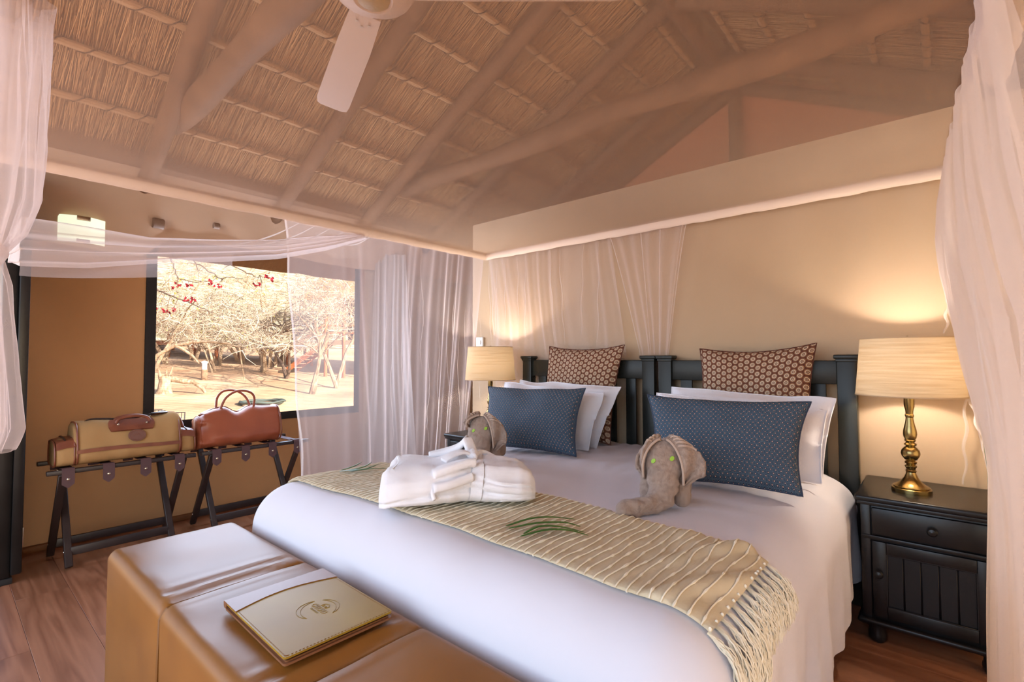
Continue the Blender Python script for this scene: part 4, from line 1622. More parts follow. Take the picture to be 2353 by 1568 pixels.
bench_panel(BX0, seams[0], True, False)
bench_panel(seams[0], seams[1], False, False)
bench_panel(seams[1], BX1, False, True)
for s in seams:
    pts = [(s, BY0 - .001, .03), (s, BY0 - .001, .25), (s, BY0 + .003, .44), (s, BY0 + .02, .463)] + [(s, BY0 + .05 + i * .033, .4665) for i in range(11)] + [(s, BY1 - .02, .463), (s, BY1, .43), (s, BY1 + .001, .03)]
    MB().tube(pts, .0042, 6).build('seam', M_benchseam, bench, world=True)
MB().box(BX0 + .03, BX1 - .03, BY0 + .03, BY1 - .03, 0, .03).build('plinth', M_web, bench, world=True)

# ================================================================== leather folio
fo = thing('leather_folio', 'yellow hide folder with a brown spine band and embossed emblem, lying on the bench', 'folder', (.03, -2.268, .4785), -.03)
hx, hy = .182, .135
def rrect(x0, x1, y0, y1, r_, n=5):
    o = []
    for cx, cy, a0 in ((x1 - r_, y1 - r_, 0), (x0 + r_, y1 - r_, PI / 2), (x0 + r_, y0 + r_, PI), (x1 - r_, y0 + r_, 1.5 * PI)):
        for i in range(n + 1):
            a = a0 + PI / 2 * i / n
            o.append((cx + r_ * math.cos(a), cy + r_ * math.sin(a)))
    return o


def slab(name, pts, z0, z1, m, parent):
    mb = MB()
    mb.loft([[(x, y, z0) for x, y in pts], [(x, y, z1) for x, y in pts]])
    return mb.build(name, m, parent)


slab('back_cover', rrect(-hx, hx, -hy, hy, .008), .0, .005, M_folioband, fo)
slab('inner_leaf', rrect(-hx + .012, hx - .006, -hy + .006, hy - .006, .006), .005, .008, M_folioedge, fo)
slab('inner_leaf', rrect(-hx + .012, hx - .012, -hy + .004, hy - .004, .006), .009, .013, M_rack, fo)
slab('front_cover', rrect(-hx + .006, hx, -hy, hy, .008), .0145, .019, M_folio, fo)
# spine band, wide at the ends and scooped by a curve
band = [(-hx - .004, -hy - .001), (-hx - .004, hy + .001)]
band += [(-hx + .080 - .030 * math.sin(PI * i / 20), hy + .001 - (2 * hy + .002) * i / 20) for i in range(21)]
band = band[::-1]
slab('spine_band', band, .0188, .0212, M_folioband, fo)
MB().tube([(-hx - .003, -hy + .001, .011), (-hx - .003, hy - .001, .011)], .0102, 12).build('spine', M_folioband, fo)
mb = MB()
pr = rrect(-hx + .012, hx - .005, -hy + .005, hy - .005, .006, 3)
P_ = []
for i in range(len(pr)):
    a, b_ = Vector(pr[i]), Vector(pr[(i + 1) % len(pr)])
    m_ = max(1, int((b_ - a).length / .008))
    for j in range(m_):
        P_.append((a.lerp(b_, j / m_), (b_ - a).normalized()))
for c, d in P_:
    a, b_ = c - d * .002, c + d * .002
    mb.tube([(a.x, a.y, .0192), (b_.x, b_.y, .0192)], .0007, 4)
mb.build('stitching', M_folioedge, fo)
# embossed emblem: two crescents, animal head mark, word and small line
em = MB()
ec = (.035, .012)
def crescent(a0, a1, R, w):
    o, i_ = [], []
    n = 26
    for k in range(n + 1):
        t_ = k / n
        a = a0 + (a1 - a0) * t_
        ww = w * math.sin(PI * t_) ** .7
        o.append((ec[0] + (R + ww / 2) * math.cos(a), ec[1] + (R + ww / 2) * math.sin(a)))
        i_.append((ec[0] + (R - ww / 2) * math.cos(a), ec[1] + (R - ww / 2) * math.sin(a)))
    for loop in (o, i_):
        em.tube([(x, y, .0193) for x, y in loop], .00055, 4)


crescent(math.radians(20), math.radians(140), .047, .009)
crescent(math.radians(165), math.radians(300), .047, .010)
em.tube([(ec[0] - .012, ec[1] + .013, .0193), (ec[0] - .010, ec[1] + .026, .0193), (ec[0] + .002, ec[1] + .030, .0193), (ec[0] + .012, ec[1] + .024, .0193), (ec[0] + .010, ec[1] + .014, .0193)], .0008, 4)
em.tube([(ec[0] - .004, ec[1] + .013, .0193), (ec[0] - .003, ec[1] + .020, .0193), (ec[0] + .005, ec[1] + .020, .0193), (ec[0] + .006, ec[1] + .013, .0193)], .0008, 4)
em.build('emblem', M_emboss, fo)
def text(s, size, loc, parent, m, name, ext=.0006):
    cu = bpy.data.curves.new(name, 'FONT')
    cu.body = s
    cu.size = size
    cu.align_x = 'CENTER'
    cu.extrude = ext
    o = bpy.data.objects.new(name, cu)
    COL.objects.link(o)
    dg = bpy.context.evaluated_depsgraph_get()
    me = bpy.data.meshes.new_from_object(o.evaluated_get(dg))
    bpy.data.objects.remove(o)
    me.materials.append(m)
    q = bpy.data.objects.new(name, me)
    COL.objects.link(q)
    q.parent = parent
    q.location = loc
    return q


text('CHISOMO', .0175, (ec[0], ec[1] - .004, .0192), fo, M_emboss, 'embossed_word').scale = (.82, 1.25, 1)
text('SAFARI CAMP', .0062, (ec[0], ec[1] - .0125, .0192), fo, M_emboss, 'embossed_line')

# ================================================================== luggage racks
def make_rack(ya, yb, label):
    t = thing('luggage_rack', label, 'luggage rack', (-2.45, (ya + yb) / 2, 0))
    xf, xb = -2.262, -2.635
    zt = .535
    def rail_(x):
        mb = MB().box(x - .016, x + .016, ya, yb, zt - .014, zt + .010, .004)
        r_ = mb.build('top_rail', M_rack, t, world=True)
        for yy in (ya + .045, yb - .045):
            MB().lathe([(.006, 0), (.006, .002), (.003, .003), (0, .0032)], (x, yy, zt + .0095), 10).build('screw', M_stud, r_, world=True)
    rail_(xf)
    rail_(xb)
    legx = ((xf, xb + .03, ya + .065, .0), (xb, xf - .03, ya + .105, .0), (xf, xb + .03, yb - .065, .0), (xb, xf - .03, yb - .105, .0))
    for xa, xz, yy, _ in legx:
        l_ = MB().bar((xa, yy, zt - .012), (xz, yy, .012), .026, .034, up=(0, 1, 0), bev=.003).build('leg', M_rack, t, world=True)
        MB().lathe([(.0045, 0), (.0045, .002), (0, .003)], (0, 0, 0), 8)
        s = MB().lathe([(.005, 0), (.004, .003), (0, .004)], (0, 0, 0), 8)
        sgn = -1 if yy < (ya + yb) / 2 else 1
        s.v = [((xz * .86 + xa * .14) + a, yy + sgn * (.0165 + c), .085 + b_) for a, b_, c in s.v]
        s.build('bolt', M_stud, l_, world=True)
    # low stretchers joining each pair of legs
    k = .13
    for xa, xz, y0, y1 in ((xf, xb + .03, ya + .065, yb - .065), (xb, xf - .03, ya + .105, yb - .105)):
        x = xa + (xz - xa) * (1 - k)
        MB().box(x - .010, x + .010, y0 + .01, y1 - .01, .062, .108, .004).build('stretcher', M_rack, t, world=True)
    # leather straps over the top with pointed tabs
    n = 4
    for i in range(n):
        yy = ya + .085 + (yb - ya - .175) * i / (n - 1)
        w = .026
        mb = MB()
        path = [(xf + .0205, zt - .066), (xf + .0205, zt + .004), (xf + .014, zt + .0135), (xf - .014, zt + .0135), (xf - .05, zt + .006), (xb + .05, zt + .006), (xb + .014, zt + .0135), (xb - .014, zt + .0135), (xb - .0205, zt + .004), (xb - .0205, zt - .05)]
        th = .0035
        def sec(px, pz, o, ww):
            return [(px, yy - ww, pz), (px, yy + ww, pz)]
        vs, fs = [], []
        # outer and inner skins
        for side in (0, 1):
            for (px, pz) in path:
                ox = th * (1 if px > xf + .016 else -1 if px < xb - .016 else 0) * (1 if side == 0 else 0)
                oz = th * (1 if side == 0 else 0) if abs(ox) < 1e-9 else 0
                vs += [(px + ox, yy - w, pz + oz), (px + ox, yy + w, pz + oz)]
        m_ = len(path)
        for side in (0, 1):
            o_ = side * m_ * 2
            for j in range(m_ - 1):
                q = (o_ + 2 * j, o_ + 2 * j + 1, o_ + 2 * j + 3, o_ + 2 * j + 2)
                fs.append(q if side == 0 else q[::-1])
        for j in range(m_ - 1):
            a, c = 2 * j, m_ * 2 + 2 * j
            fs.append((a, a + 2, c + 2, c))
            fs.append((a + 1, c + 1, c + 3, a + 3))
        mb.add(vs, fs)
        # pointed front tab
        xo = xf + .0205
        tip = [(xo, yy - w, zt - .066), (xo, yy, zt - .088), (xo, yy + w, zt - .066)]
        mb.loft([[(p[0] + th, p[1], p[2]) for p in tip], tip])
        s = mb.build('strap', M_strap, t, world=True, angle=30)
        r_ = MB().lathe([(.008, 0), (.007, .003), (.003, .005), (0, .0055)], (0, 0, 0), 12)
        r_.v = [(xo + th + c, yy + a, zt - .040 + b_) for a, b_, c in r_.v]
        r_.build('rivet', M_stud, s, world=True)
    return t


make_rack(-2.520, -1.835, 'dark folding luggage rack with leather straps, holding the khaki canvas duffel')
make_rack(-1.805, -1.105, 'dark folding luggage rack with leather straps, holding the cognac leather holdall')

# ================================================================== canvas duffel (local x along its length, local -y the front)
duf = thing('duffel_bag', 'khaki canvas duffel trimmed in chestnut leather, lying on a luggage rack', 'bag', (-2.400, -2.16, .5525), PI / 2)
L_ = .50
def dsec(x, w, h, top, n=36, zoff=0):
    q = []
    for i in range(n):
        a = 2 * PI * i / n
        c, s_ = math.cos(a), math.sin(a)
        yy = w * math.copysign(abs(c) ** .42, c)
        zz = h / 2 + h / 2 * math.copysign(abs(s_) ** .5, s_)
        k = zz / h
        yy *= 1 - top * max(0, k - .25) ** 1.3
        q.append((x, yy, zz + zoff))
    return q


def duf_h(u):
    return .226 + .020 * u - .012 * math.sin(u * PI) + .006 * math.sin(u * 9) - (.014 if u < .03 or u > .97 else 0)


rings = []
for i in range(31):
    u = i / 30
    sh = 1 - .10 * max(0, (abs(u - .5) - .44) / .06)
    q = dsec(-L_ / 2 + L_ * u, .150 * sh, duf_h(u), .55)
    q = [(p[0], p[1] + .006 * noise.noise(V(u * 6, p[2] * 12, 1)), p[2] + .006 * noise.noise(V(u * 7, p[1] * 9, 4)) * (1 if p[2] > .06 else 0)) for p in q]
    rings.append(q)
MB().loft(rings).build('body', M_canvasbag, duf)
for e in (-1, 1):
    rr = []
    for i in range(9):
        u = i / 8
        k = 1 - .14 * max(0, (u - .6) / .4) ** 2
        rr.append(dsec(e * (L_ / 2 - .01 + .085 * u), .135 * k, .145 * k, .18))
    if e < 0:
        rr = [q[::-1] for q in rr]
    p_ = MB().loft(rr).build('end_pocket', M_canvasbag, duf)
    # leather flap over the pocket top
    fl = []
    for i in range(9):
        u = i / 8
        fl.append([(e * (L_ / 2 - .008 + .080 * u), -.110 + .22 * j / 12, .1485 + .002 * math.sin(j) - .012 * (abs(j - 6) / 6) ** 3 - .012 * u ** 3) for j in range(13)])
    mb = MB()
    mb.add([p for q in fl for p in q], [(i * 13 + j, i * 13 + j + 1, (i + 1) * 13 + j + 1, (i + 1) * 13 + j) for i in range(8) for j in range(12)])
    # sides of the flap folding down front and back
    for s in (-1, 1):
        mb.add([(e * (L_ / 2 - .008 + .08 * i / 8), s * (.110 + .022 * k), .140 - .012 * (i / 8) ** 3 - .035 * k) for k in range(2) for i in range(9)], [(i, i + 1, 9 + i + 1, 9 + i) for i in range(8)])
    mb.build('pocket_flap', M_bagleather, p_)
    for u in (0.0, 1.0):
        ring = dsec(e * (L_ / 2 - .002 + .078 * u), .137 * (1 - .1 * u), .147 * (1 - .1 * u), .18)
        MB().tube(ring, .0042, 6, closed=True).build('piping', M_bagleather, p_)
    MB().tube([(e * (L_ / 2 + .035), -.10 + .2 * j / 10, .1515 - .010 * (abs(j - 5) / 5) ** 3) for j in range(11)], .004, 6).build('zip', M_rack, p_)
    MB().tube(dsec(e * (L_ / 2 - .012), .151, duf_h(.04), .55), .0048, 6, closed=True).build('piping', M_bagleather, duf)
# horizontal leather band round the lower front and back
for s in (-1, 1):
    def bnd(u, v, s=s):
        x = -L_ / 2 + .008 + (L_ - .016) * u
        z = .078 + .020 * (v - .5) + .004 * math.sin(u * 5)
        ring = dsec(0, .1525, duf_h(u), .55, 60)
        w = max(p[1] for p in ring if abs(p[2] - z) < .02)
        return (x, s * (w + .003), z)
    MB().grid(bnd, 40, 2).build('leather_band', M_bagleather, duf)
# leather saddle and rolled handles
def saddle(u, v):
    a = (v - .5) * 2
    x = .005 + (u - .5) * (.19 + .03 * math.cos(a * 1.4))
    return (x, -.128 + .050 * v, .170 + .058 * v ** .8 + .003)


mb = MB().grid(saddle, 16, 6)
mb.grid(lambda u, v: tuple(Vector(saddle(1 - u, v)) + V(0, .006, -.006)), 16, 6)
sd = mb.build('handle_saddle', M_bagleather, duf)
for yo in (-.095, -.040):
    MB().tube(cr([(-.070, yo - .012, .214), (-.060, yo - .010, .232), (-.030, yo - .008, .244), (.01, yo - .008, .248), (.05, yo - .008, .245), (.080, yo - .010, .233), (.09, yo - .012, .215)], 4), .0088, 10).build('handle', M_bagleather, duf)
for x in (-.06, .075):
    s = MB().lathe([(.006, 0), (.005, .003), (0, .005)], (0, 0, 0), 10)
    s.v = [(x + a, -.110 - c, .205 + b_) for a, b_, c in s.v]
    s.build('rivet', M_stud, sd)
# round leather patch with its pressed ring and peak mark
pc = V(.025, -.136, .138)
tilt = Rz(-.30, 'X')
def disc(r0, r1, z0, z1, n=28):
    mb = MB().lathe([(r0, z0), (r1, z1), (0, z1)] if r0 else [(r1, z0), (r1, z1), (0, z1)], (0, 0, 0), n)
    mb.v = [tuple(pc + tilt @ V(a, -c, b_ * .82)) for a, b_, c in mb.v]
    return mb


pt = disc(.043, .042, 0, .004).build('round_patch', M_patch, duf)
mb = MB()
mb.tube([tuple(pc + tilt @ V(.035 * math.cos(i * PI / 12), -.0042, .035 * .82 * math.sin(i * PI / 12))) for i in range(24)], .0009, 4, closed=True)
mb.tube([tuple(pc + tilt @ V(a, -.0044, b_)) for a, b_ in ((-.018, -.008), (-.006, .008), (0, .000), (.006, .010), (.018, -.008))], .0009, 4)
mb.build('pressed_mark', M_bagleather, pt)
# top zip, tag, shoulder strap end and buckle
MB().tube([(-.20 + .42 * i / 14, .0 + .01 * math.sin(i), duf_h(i / 14) + .006) for i in range(15)], .006, 6).build('zip', M_rack, duf)
st_ = MB().tube([(.12, .0, .240), (.18, -.01, .246), (.235, -.02, .234), (.262, -.04, .205), (.268, -.06, .175), (.268, -.08, .156)], .009, 8).build('strap_end', M_bagleather, duf)
MB().tube([(.262 + .012 * math.cos(i * PI / 6), -.055, .180 + .016 * math.sin(i * PI / 6)) for i in range(12)], .0025, 6, closed=True).build('buckle', M_stud, st_)
mb = MB()
mb.loft([[(.155 + .045 * math.cos(a * PI / 10), -.035 + .022 * math.sin(a * PI / 10), z) for a in range(20)] for z in (.249, .254)])
mb.build('luggage_tag', M_rack, duf)

# ================================================================== leather holdall
hol = thing('holdall', 'slouching cognac leather holdall with two rolled handles on a luggage rack', 'bag', (-2.405, -1.55, .5525), PI / 2)
Lh = .52
rings = []
NS = 48
for i in range(41):
    u = i / 40
    x = -Lh / 2 + Lh * u
    h = .245 - .030 * math.exp(-((u - .50) / .10) ** 2) + .012 * math.exp(-((u - .33) / .07) ** 2) + .010 * math.exp(-((u - .68) / .10) ** 2)
    if u < .22:
        h -= .050 * ((.22 - u) / .22) ** 1.2
    endk = 1 - .22 * max(0, (abs(u - .5) - .455) / .045) ** 2
    q = []
    for j in range(NS):
        a = 2 * PI * j / NS
        c, s_ = math.cos(a), math.sin(a)
        yy = .135 * endk * math.copysign(abs(c) ** .5, c)
        zz = h / 2 + h / 2 * math.copysign(abs(s_) ** .55, s_)
        k = zz / h
        yy *= 1 - .72 * max(0, k - .30) ** 1.25
        # gusset pinch at the left end and slouch folds
        if u < .30 and .25 < k < .95:
            yy *= 1 - .30 * (1 - u / .30) * math.sin((k - .25) / .7 * PI)
        fx = x
        if u < .3:
            yy += .011 * math.sin(k * 20 + u * 20) * (1 - u / .3) * (1 if c < 0 else -1) * (k > .15)
        yy += .006 * noise.noise(V(x * 9, zz * 9, 2)) + (.007 * math.exp(-((u - .90) / .07) ** 2) * math.sin(k * 17) * (1 if c < 0 else -1))
        fx += .030 * (k - .35) * (1 if u > .9 else 0) * .4 - (.02 * (k - .3) if u < .1 else 0) * -1
        q.append((fx, yy, zz))
    rings.append(q)
bd = MB().loft(rings).build('body', M_tanbag, hol, angle=70)
MB().tube([(Lh / 2 - .004 + .004 * (p[2] / .24), p[1] * 1.01, p[2]) for p in rings[-2]], .0042, 6, closed=True).build('end_piping', M_bagleather, hol)
MB().tube([(p[0], p[1] * 1.01, p[2]) for p in rings[1]], .0042, 6, closed=True).build('end_piping', M_tanbag, hol)
MB().tube([(-Lh / 2 + .03 + .46 * i / 20, 0, max(p[2] for p in rings[2 + int(i * 1.8)]) + .001) for i in range(21)], .005, 6).build('zip', M_bagleather, hol)
for yo, lean, dx in ((-.035, -.020, .02), (.035, .030, -.01)):
    zt = .232
    MB().tube(cr([(-.115, yo, zt - .012), (-.110 + dx * .2, yo + lean * .2, zt + .03), (-.095 + dx * .6, yo + lean * .6, zt + .085), (-.055 + dx, yo + lean, zt + .122), (.0 + dx, yo + lean * 1.1, zt + .130), (.055 + dx, yo + lean, zt + .112), (.088 + dx * .6, yo + lean * .6, zt + .075), (.10, yo + lean * .2, zt + .03), (.105, yo, zt - .010)], 5),
             .0078, 10).build('handle', M_tanbag, hol)
    for xx in (-.115, .105):
        mb = MB()
        s_ = -1 if yo < 0 else 1
        sh = [(-.022, .02), (.022, .02), (.024, -.012), (0, -.038), (-.024, -.012)]
        def pp(a, b_, o):
            z = zt - .022 + b_
            return (xx + a, s_ * (.048 + (zt - z) * .55 + .006 + o), z)
        mb.loft([[pp(a, b_, .005) for a, b_ in sh], [pp(a, b_, -.004) for a, b_ in sh]])
        mb.build('handle_tab', M_tanbag, hol)

# ================================================================== ceiling fan
fan = thing('ceiling_fan', 'white three-bladed ceiling fan hanging from the ridge above the canopy net', 'ceiling fan', (-.011, -2.062, 2.240))
MB().lathe([(0, -.012), (.045, -.012), (.050, -.008), (.052, 0)], (0, 0, 0), 32).build('badge', M_folio, fan)
MB().lathe([(.052, -.004), (.060, -.008), (.085, -.002), (.118, .014), (.128, .030), (.128, .060), (.110, .090), (.070, .105), (.02, .11)], (0, 0, 0), 48).build('motor_housing', M_fan, fan)
MB().tube([(0, 0, .10), (0, 0, 1.36)], .012, 12).build('down_rod', M_fan, fan)
MB().lathe([(.02, .10), (.05, .13), (.055, .17), (.02, .20)], (0, 0, 0), 24).build('rod_cup', M_fan, fan)
for k in range(3):
    a0 = math.radians(160 - 120 * k)
    R = Matrix.Rotation(a0, 3, 'Z') @ Matrix.Rotation(math.radians(9), 3, 'X')
    out = [(.11, -.050), (.30, -.062), (.74, -.072), (.782, -.068), (.795, -.050), (.795, .040), (.782, .056), (.74, .064), (.30, .056), (.11, .048)]
    mb = MB()
    mb.loft([[tuple(R @ V(x, y, .018 + .004)) for x, y in out], [tuple(R @ V(x, y, .018 - .003)) for x, y in out]])
    b_ = mb.build('blade', M_fan, fan)
    s = MB()
    for (x, y) in ((.15, -.02), (.15, .02), (.17, 0)):
        p = R @ V(x, y, .013)
        s.lathe([(.005, -.003), (.005, 0)], tuple(p), 8)
    s.build('screws', M_stud, b_)

# ================================================================== wall light above the duffel
sc = thing('wall_light', 'curved opal glass wall light with two metal clips on the pale lining', 'wall light', (-2.725, -2.342, 1.845))
def _sc(u, v, o=0):
    a = (u - .5) * 2
    return (.012 + (.050 + o) * math.cos(a * PI / 2), .112 * a, .160 * v)


mb = MB().grid(lambda u, v: _sc(u, v), 24, 4)
mb.grid(lambda u, v: _sc(1 - u, v, -.005), 24, 4)
mb.build('glass', M_glass, sc)
for z0 in (-.008, .133):
    MB().box(.055, .068, -.032, .032, z0, z0 + .026, .002).build('clip', M_stud, sc)
MB().box(-.004, .03, -.05, .05, .03, .12, .003).build('back_plate', M_stud, sc)

# ================================================================== doormat in the doorway
rug = thing('doormat', 'shaggy oatmeal doormat lying just inside the doorway', 'rug', (-1.62, -3.02, 0))
MB().box(-.38, .27, -.28, .26, 0, .014, .004).build('backing', M_folioedge, rug)
rnd = random.Random(9)
mb = MB()
for k in range(5200):
    x, y = rnd.uniform(-.40, .29), rnd.uniform(-.30, .28)
    h = rnd.uniform(.012, .026)
    a = rnd.random() * 6.28
    dx, dy = .010 * math.cos(a), .010 * math.sin(a)
    mb.add([(x - .002, y, .006), (x + .002, y, .006), (x + dx, y + dy, .012 + h)], [(0, 1, 2)])
pl = mb.build('pile', M_rug, rug, smooth=False)
pl['kind'] = 'stuff'

# ================================================================== outside the window
M_sand = mat('dry_sand', S(206, 170, 136), .95, var=((.5, .5, .5), S(170, 134, 104), 5, .35, .65), bump=((2, 2, 2), .5, .08), spec=.05)
M_hill = mat('dry_scrub_slope', S(196, 176, 150), .95, var=((.9, .9, .9), S(120, 110, 82), 6, .4, .6), spec=.05)
M_bark = mat('pale_bark', S(168, 146, 122), .9, var=((9, 9, 3), S(120, 98, 78), 3, .35, .65), spec=.1)
M_barkd = mat('dark_bark', S(96, 78, 66), .9)
M_twig = random_mat('dry_twigs', S(120, 104, 88), S(206, 190, 168), .9)
M_leafy = random_mat('sparse_leaves', S(126, 128, 54), S(206, 190, 104), .8)
M_bract = random_mat('magenta_bract', S(96, 16, 26), S(160, 24, 44), .7)
M_log = mat('orange_stained_log', S(168, 98, 54), .7, var=((6, 6, 2), S(140, 76, 42), 3, .35, .65))
M_deckb = mat('weathered_deck', S(142, 112, 88), .85)
M_stain = mat('stained_timber_wall', S(110, 70, 50), .8)
M_hose = mat('grey_green_hose', S(70, 80, 74), .7)
M_lampw = mat('white_lamp_cap', S(236, 236, 232), .5)
M_iron = mat('black_iron', S(40, 38, 38), .5)


def gz(x, y=0):
    a = -.55 + (-15 - x) * .089 if x < -15 else max(-1.15, -.55 - (x + 15) * .21)
    if x < -37:
        a += (-37 - x) * .20
    return a + .06 * noise.noise(V(x * .2, y * .2, 0))


mb = MB().grid(lambda u, v: (-3.0 - 90 * u ** 1.3, -30 + 90 * v, gz(-3.0 - 90 * u ** 1.3, -30 + 90 * v)), 90, 70)
ground = mb.build('ground', M_sand, angle=0)
struct(ground, 'sunlit sandy ground rising away from the tent')
MB().grid(lambda u, v: (-39 - 54 * u, -30 + 90 * v, gz(-39 - 54 * u, -30 + 90 * v) + .06 + .5 * u), 40, 50).build('scrub_slope', M_hill, ground, angle=0)
yard = struct(MB().grid(lambda u, v: (-40 + 80 * u, -40 + 36.2 * v, -.97 + .03 * noise.noise(V(u * 20, v * 20, 1))), 40, 20).build('yard', M_sand, angle=0), 'sandy yard before the doorway')


def tree(name, label, bx, by, h, seed, spread=.8, leaves=500, droop=.25, twigs=3, thick=.10, group='trees outside the window', m=None):
    r_ = random.Random(seed)
    bz = gz(bx, by) - .05
    t = thing(name, label, 'tree', (bx, by, bz), group=group)
    trunk, tw, lf = MB(), MB(), MB()
    def grow(p, d, L_, rad, lev):
        n = 5
        pts = [p]
        q = p.copy()
        dd = d.copy()
        for i in range(n):
            dd = (dd + V(r_.gauss(0, .16), r_.gauss(0, .16), r_.gauss(0, .10) - (droop * .12 * lev))).normalized()
            q = q + dd * (L_ / n)
            lo = 1.5 if lev >= 2 else .3
            if q.z < lo:
                q.z = lo + r_.uniform(0, .25)
            pts.append(q.copy())
        rs = [rad * (1 - .5 * i / n) for i in range(n + 1)]
        (trunk if lev < 2 else tw).tube(pts, rs, 7 if lev == 0 else 5 if lev == 1 else 3, cap=False)
        if lev >= 3:
            for _ in range(leaves):
                c = pts[r_.randrange(1, n + 1)] + V(r_.gauss(0, .10), r_.gauss(0, .10), r_.gauss(0, .10))
                a = V(r_.gauss(0, 1), r_.gauss(0, 1), r_.gauss(0, 1)).normalized() * r_.uniform(.03, .06)
                b_ = V(r_.gauss(0, 1), r_.gauss(0, 1), r_.gauss(0, 1)).normalized() * r_.uniform(.02, .04)
                lf.add([c - a, c + b_, c + a], [(0, 1, 2)])
            for _ in range(5):
                c = pts[r_.randrange(1, n + 1)]
                e = c + V(r_.gauss(0, .35), r_.gauss(0, .35), r_.gauss(-.05, .30))
                e.z = max(e.z, 1.25)
                mdl = c.lerp(e, .5) + V(r_.gauss(0, .06), r_.gauss(0, .06), r_.gauss(0, .06))
                tw.tube([c, mdl, e], [.011, .008, .004], 3, cap=False)
            return
        k = 3 if lev == 0 else twigs + (1 if lev == 1 else 2)
        for j in range(k):
            i = r_.randrange(2, n + 1) if lev else r_.choice((3, 4, 5))
            az = r_.random() * 2 * PI
            nd = (dd * .55 + V(math.cos(az), math.sin(az), r_.uniform(-.1, .6)) * spread).normalized()
            grow(pts[i], nd, L_ * r_.uniform(.55, .8), rs[i] * .62, lev + 1)
    for s in range(r_.choice((2, 3))):
        az = r_.random() * 2 * PI
        grow(V(r_.gauss(0, .12), r_.gauss(0, .12), 0), V(.35 * math.cos(az), .35 * math.sin(az), 1).normalized(), h * .42, thick, 0)
    trunk.build('trunk', m or M_bark, t)
    x = tw.build('twigs', M_twig, t, smooth=False)
    x['kind'] = 'stuff'
    if lf.f:
        x = lf.build('leaves', M_leafy, t, smooth=False)
        x['kind'] = 'stuff'
    return t


for i, (bx, by, h, th) in enumerate(((-30.5, 5.2, 7.5, .11), (-33.0, 7.2, 8.0, .12), (-29.6, 7.4, 7.0, .10), (-30.6, 9.2, 7.5, .11), (-28.4, 9.9, 7.0, .11), (-31.5, 11.8, 8.5, .12), (-27.4, 4.0, 6.5, .10), (-26.0, 6.2, 5.0, .07))):
    tree('thorn_tree', 'dry twiggy thorn tree in the thicket in front of the raised deck', bx, by, h, 100 + i, 1.0, 2, .5, 4, th, 'thorn thicket outside the window')
tree('forked_tree', 'pale forked bare tree before the deck, its two trunks leaning together', -25.6, 8.2, 5.0, 140, .9, 1, .5, 3, .13)
tree('bent_tree', 'small dark-barked tree with a bent trunk at the thicket edge', -22.7, 8.2, 4.2, 141, .9, 1, .6, 3, .08, m=M_barkd)
tree('tall_tree', 'slender grey tree with upright bare branches before the timber chalet', -17.9, 7.0, 6.5, 143, .55, 2, .0, 3, .10)
tree('tall_tree', 'pale slender tree standing against the chalet steps', -19.0, 8.6, 7.0, 147, .5, 2, .0, 3, .10)
rnd = random.Random(31)
for i in range(9):
    bx, by = -45 - (i % 2) * 11 - rnd.random() * 3, 4 + i * 3.2 + rnd.uniform(-.6, .6)
    tree('scrub_tree', 'hazy dry tree on the slope beyond the raised deck', bx, by, 8.5, 200 + i, 1.0, 2, .2, 3, .10, 'trees on the far slope')

# raised deck far behind the thicket
dk = thing('raised_deck', 'raised timber deck on orange log posts behind the thorn thicket', 'deck', (-33, 8.8, gz(-33, 8.8)))
A, Bv = V(-37.5, 4.6, 2.25), V(-28.5, 12.4, 2.20)
d = (Bv - A)
perp = V(d.y, -d.x, 0).normalized() * -1.0
for k in range(10):
    p0 = A + perp * (.30 * k)
    MB().bar(tuple(p0), tuple(p0 + d), .28, .06, bev=.01).build('deck_board', M_deckb, dk, world=True)
MB().bar(tuple(A + V(0, 0, -.14)), tuple(Bv + V(0, 0, -.14)), .10, .22).build('bearer', M_log, dk, world=True)
for k in range(9):
    p = A + d * (k / 8)
    for o in (0, 2.6):
        q = p + perp * o
        MB().tube([(q.x, q.y, gz(q.x, q.y) - .1), (q.x, q.y, q.z - (.03 if o else -1.0))], .10, 10).build('post', M_log, dk, world=True)
for h in (.55, .98):
    MB().tube([tuple(A + V(0, 0, h)), tuple(Bv + V(0, 0, h))], .05, 8).build('handrail', M_log, dk, world=True)

# timber chalet with steps at the right of the view
ch = thing('chalet', 'timber chalet on stilts with thatched eaves, handrail and steps beyond the trees', 'building', (-23.2, 12.4, gz(-23.2, 12.4)))
ex = V(.757, .653, 0)      # along its front
ey = V(-.653, .757, 0)     # back into it
O = V(-23.1, 10.4, 2.05)
def cp(a, b_, z):
    p = O + ex * a + ey * b_
    return (p.x, p.y, z)


for k in range(9):
    MB().bar(cp(0, .15 + .3 * k, 2.05), cp(6, .15 + .3 * k, 2.05), .28, .07).build('deck_board', M_deckb, ch, world=True)
MB().bar(cp(0, 0, 1.95), cp(6, 0, 1.95), .08, .22).build('bearer', M_deckb, ch, world=True)
for a in (0, .95, 2.6, 4.4, 6.0):
    q = cp(a, 0, 0)
    MB().tube([(q[0], q[1], gz(q[0], q[1]) - .1), (q[0], q[1], 4.35)], .09, 10).build('post', M_log, ch, world=True)
for h in (2.45, 2.85):
    MB().tube([cp(0, 0, h), cp(6, 0, h)], .05, 8).build('handrail', M_log, ch, world=True)
for k in range(7):
    f = k / 6
    MB().bar(cp(-.1 - 1.6 * f, -.2, 1.9 - 1.25 * f), cp(-.1 - 1.6 * f, .9, 1.9 - 1.25 * f), .26, .05).build('step', M_deckb, ch, world=True)
for b_ in (-.2, .9):
    MB().bar(cp(0, b_, 1.95), cp(-1.9, b_, .55), .07, .24, bev=.0).build('stringer', M_log, ch, world=True)
    MB().tube([cp(0, b_, 2.9), cp(-1.9, b_, 1.5)], .05, 8).build('handrail', M_log, ch, world=True)
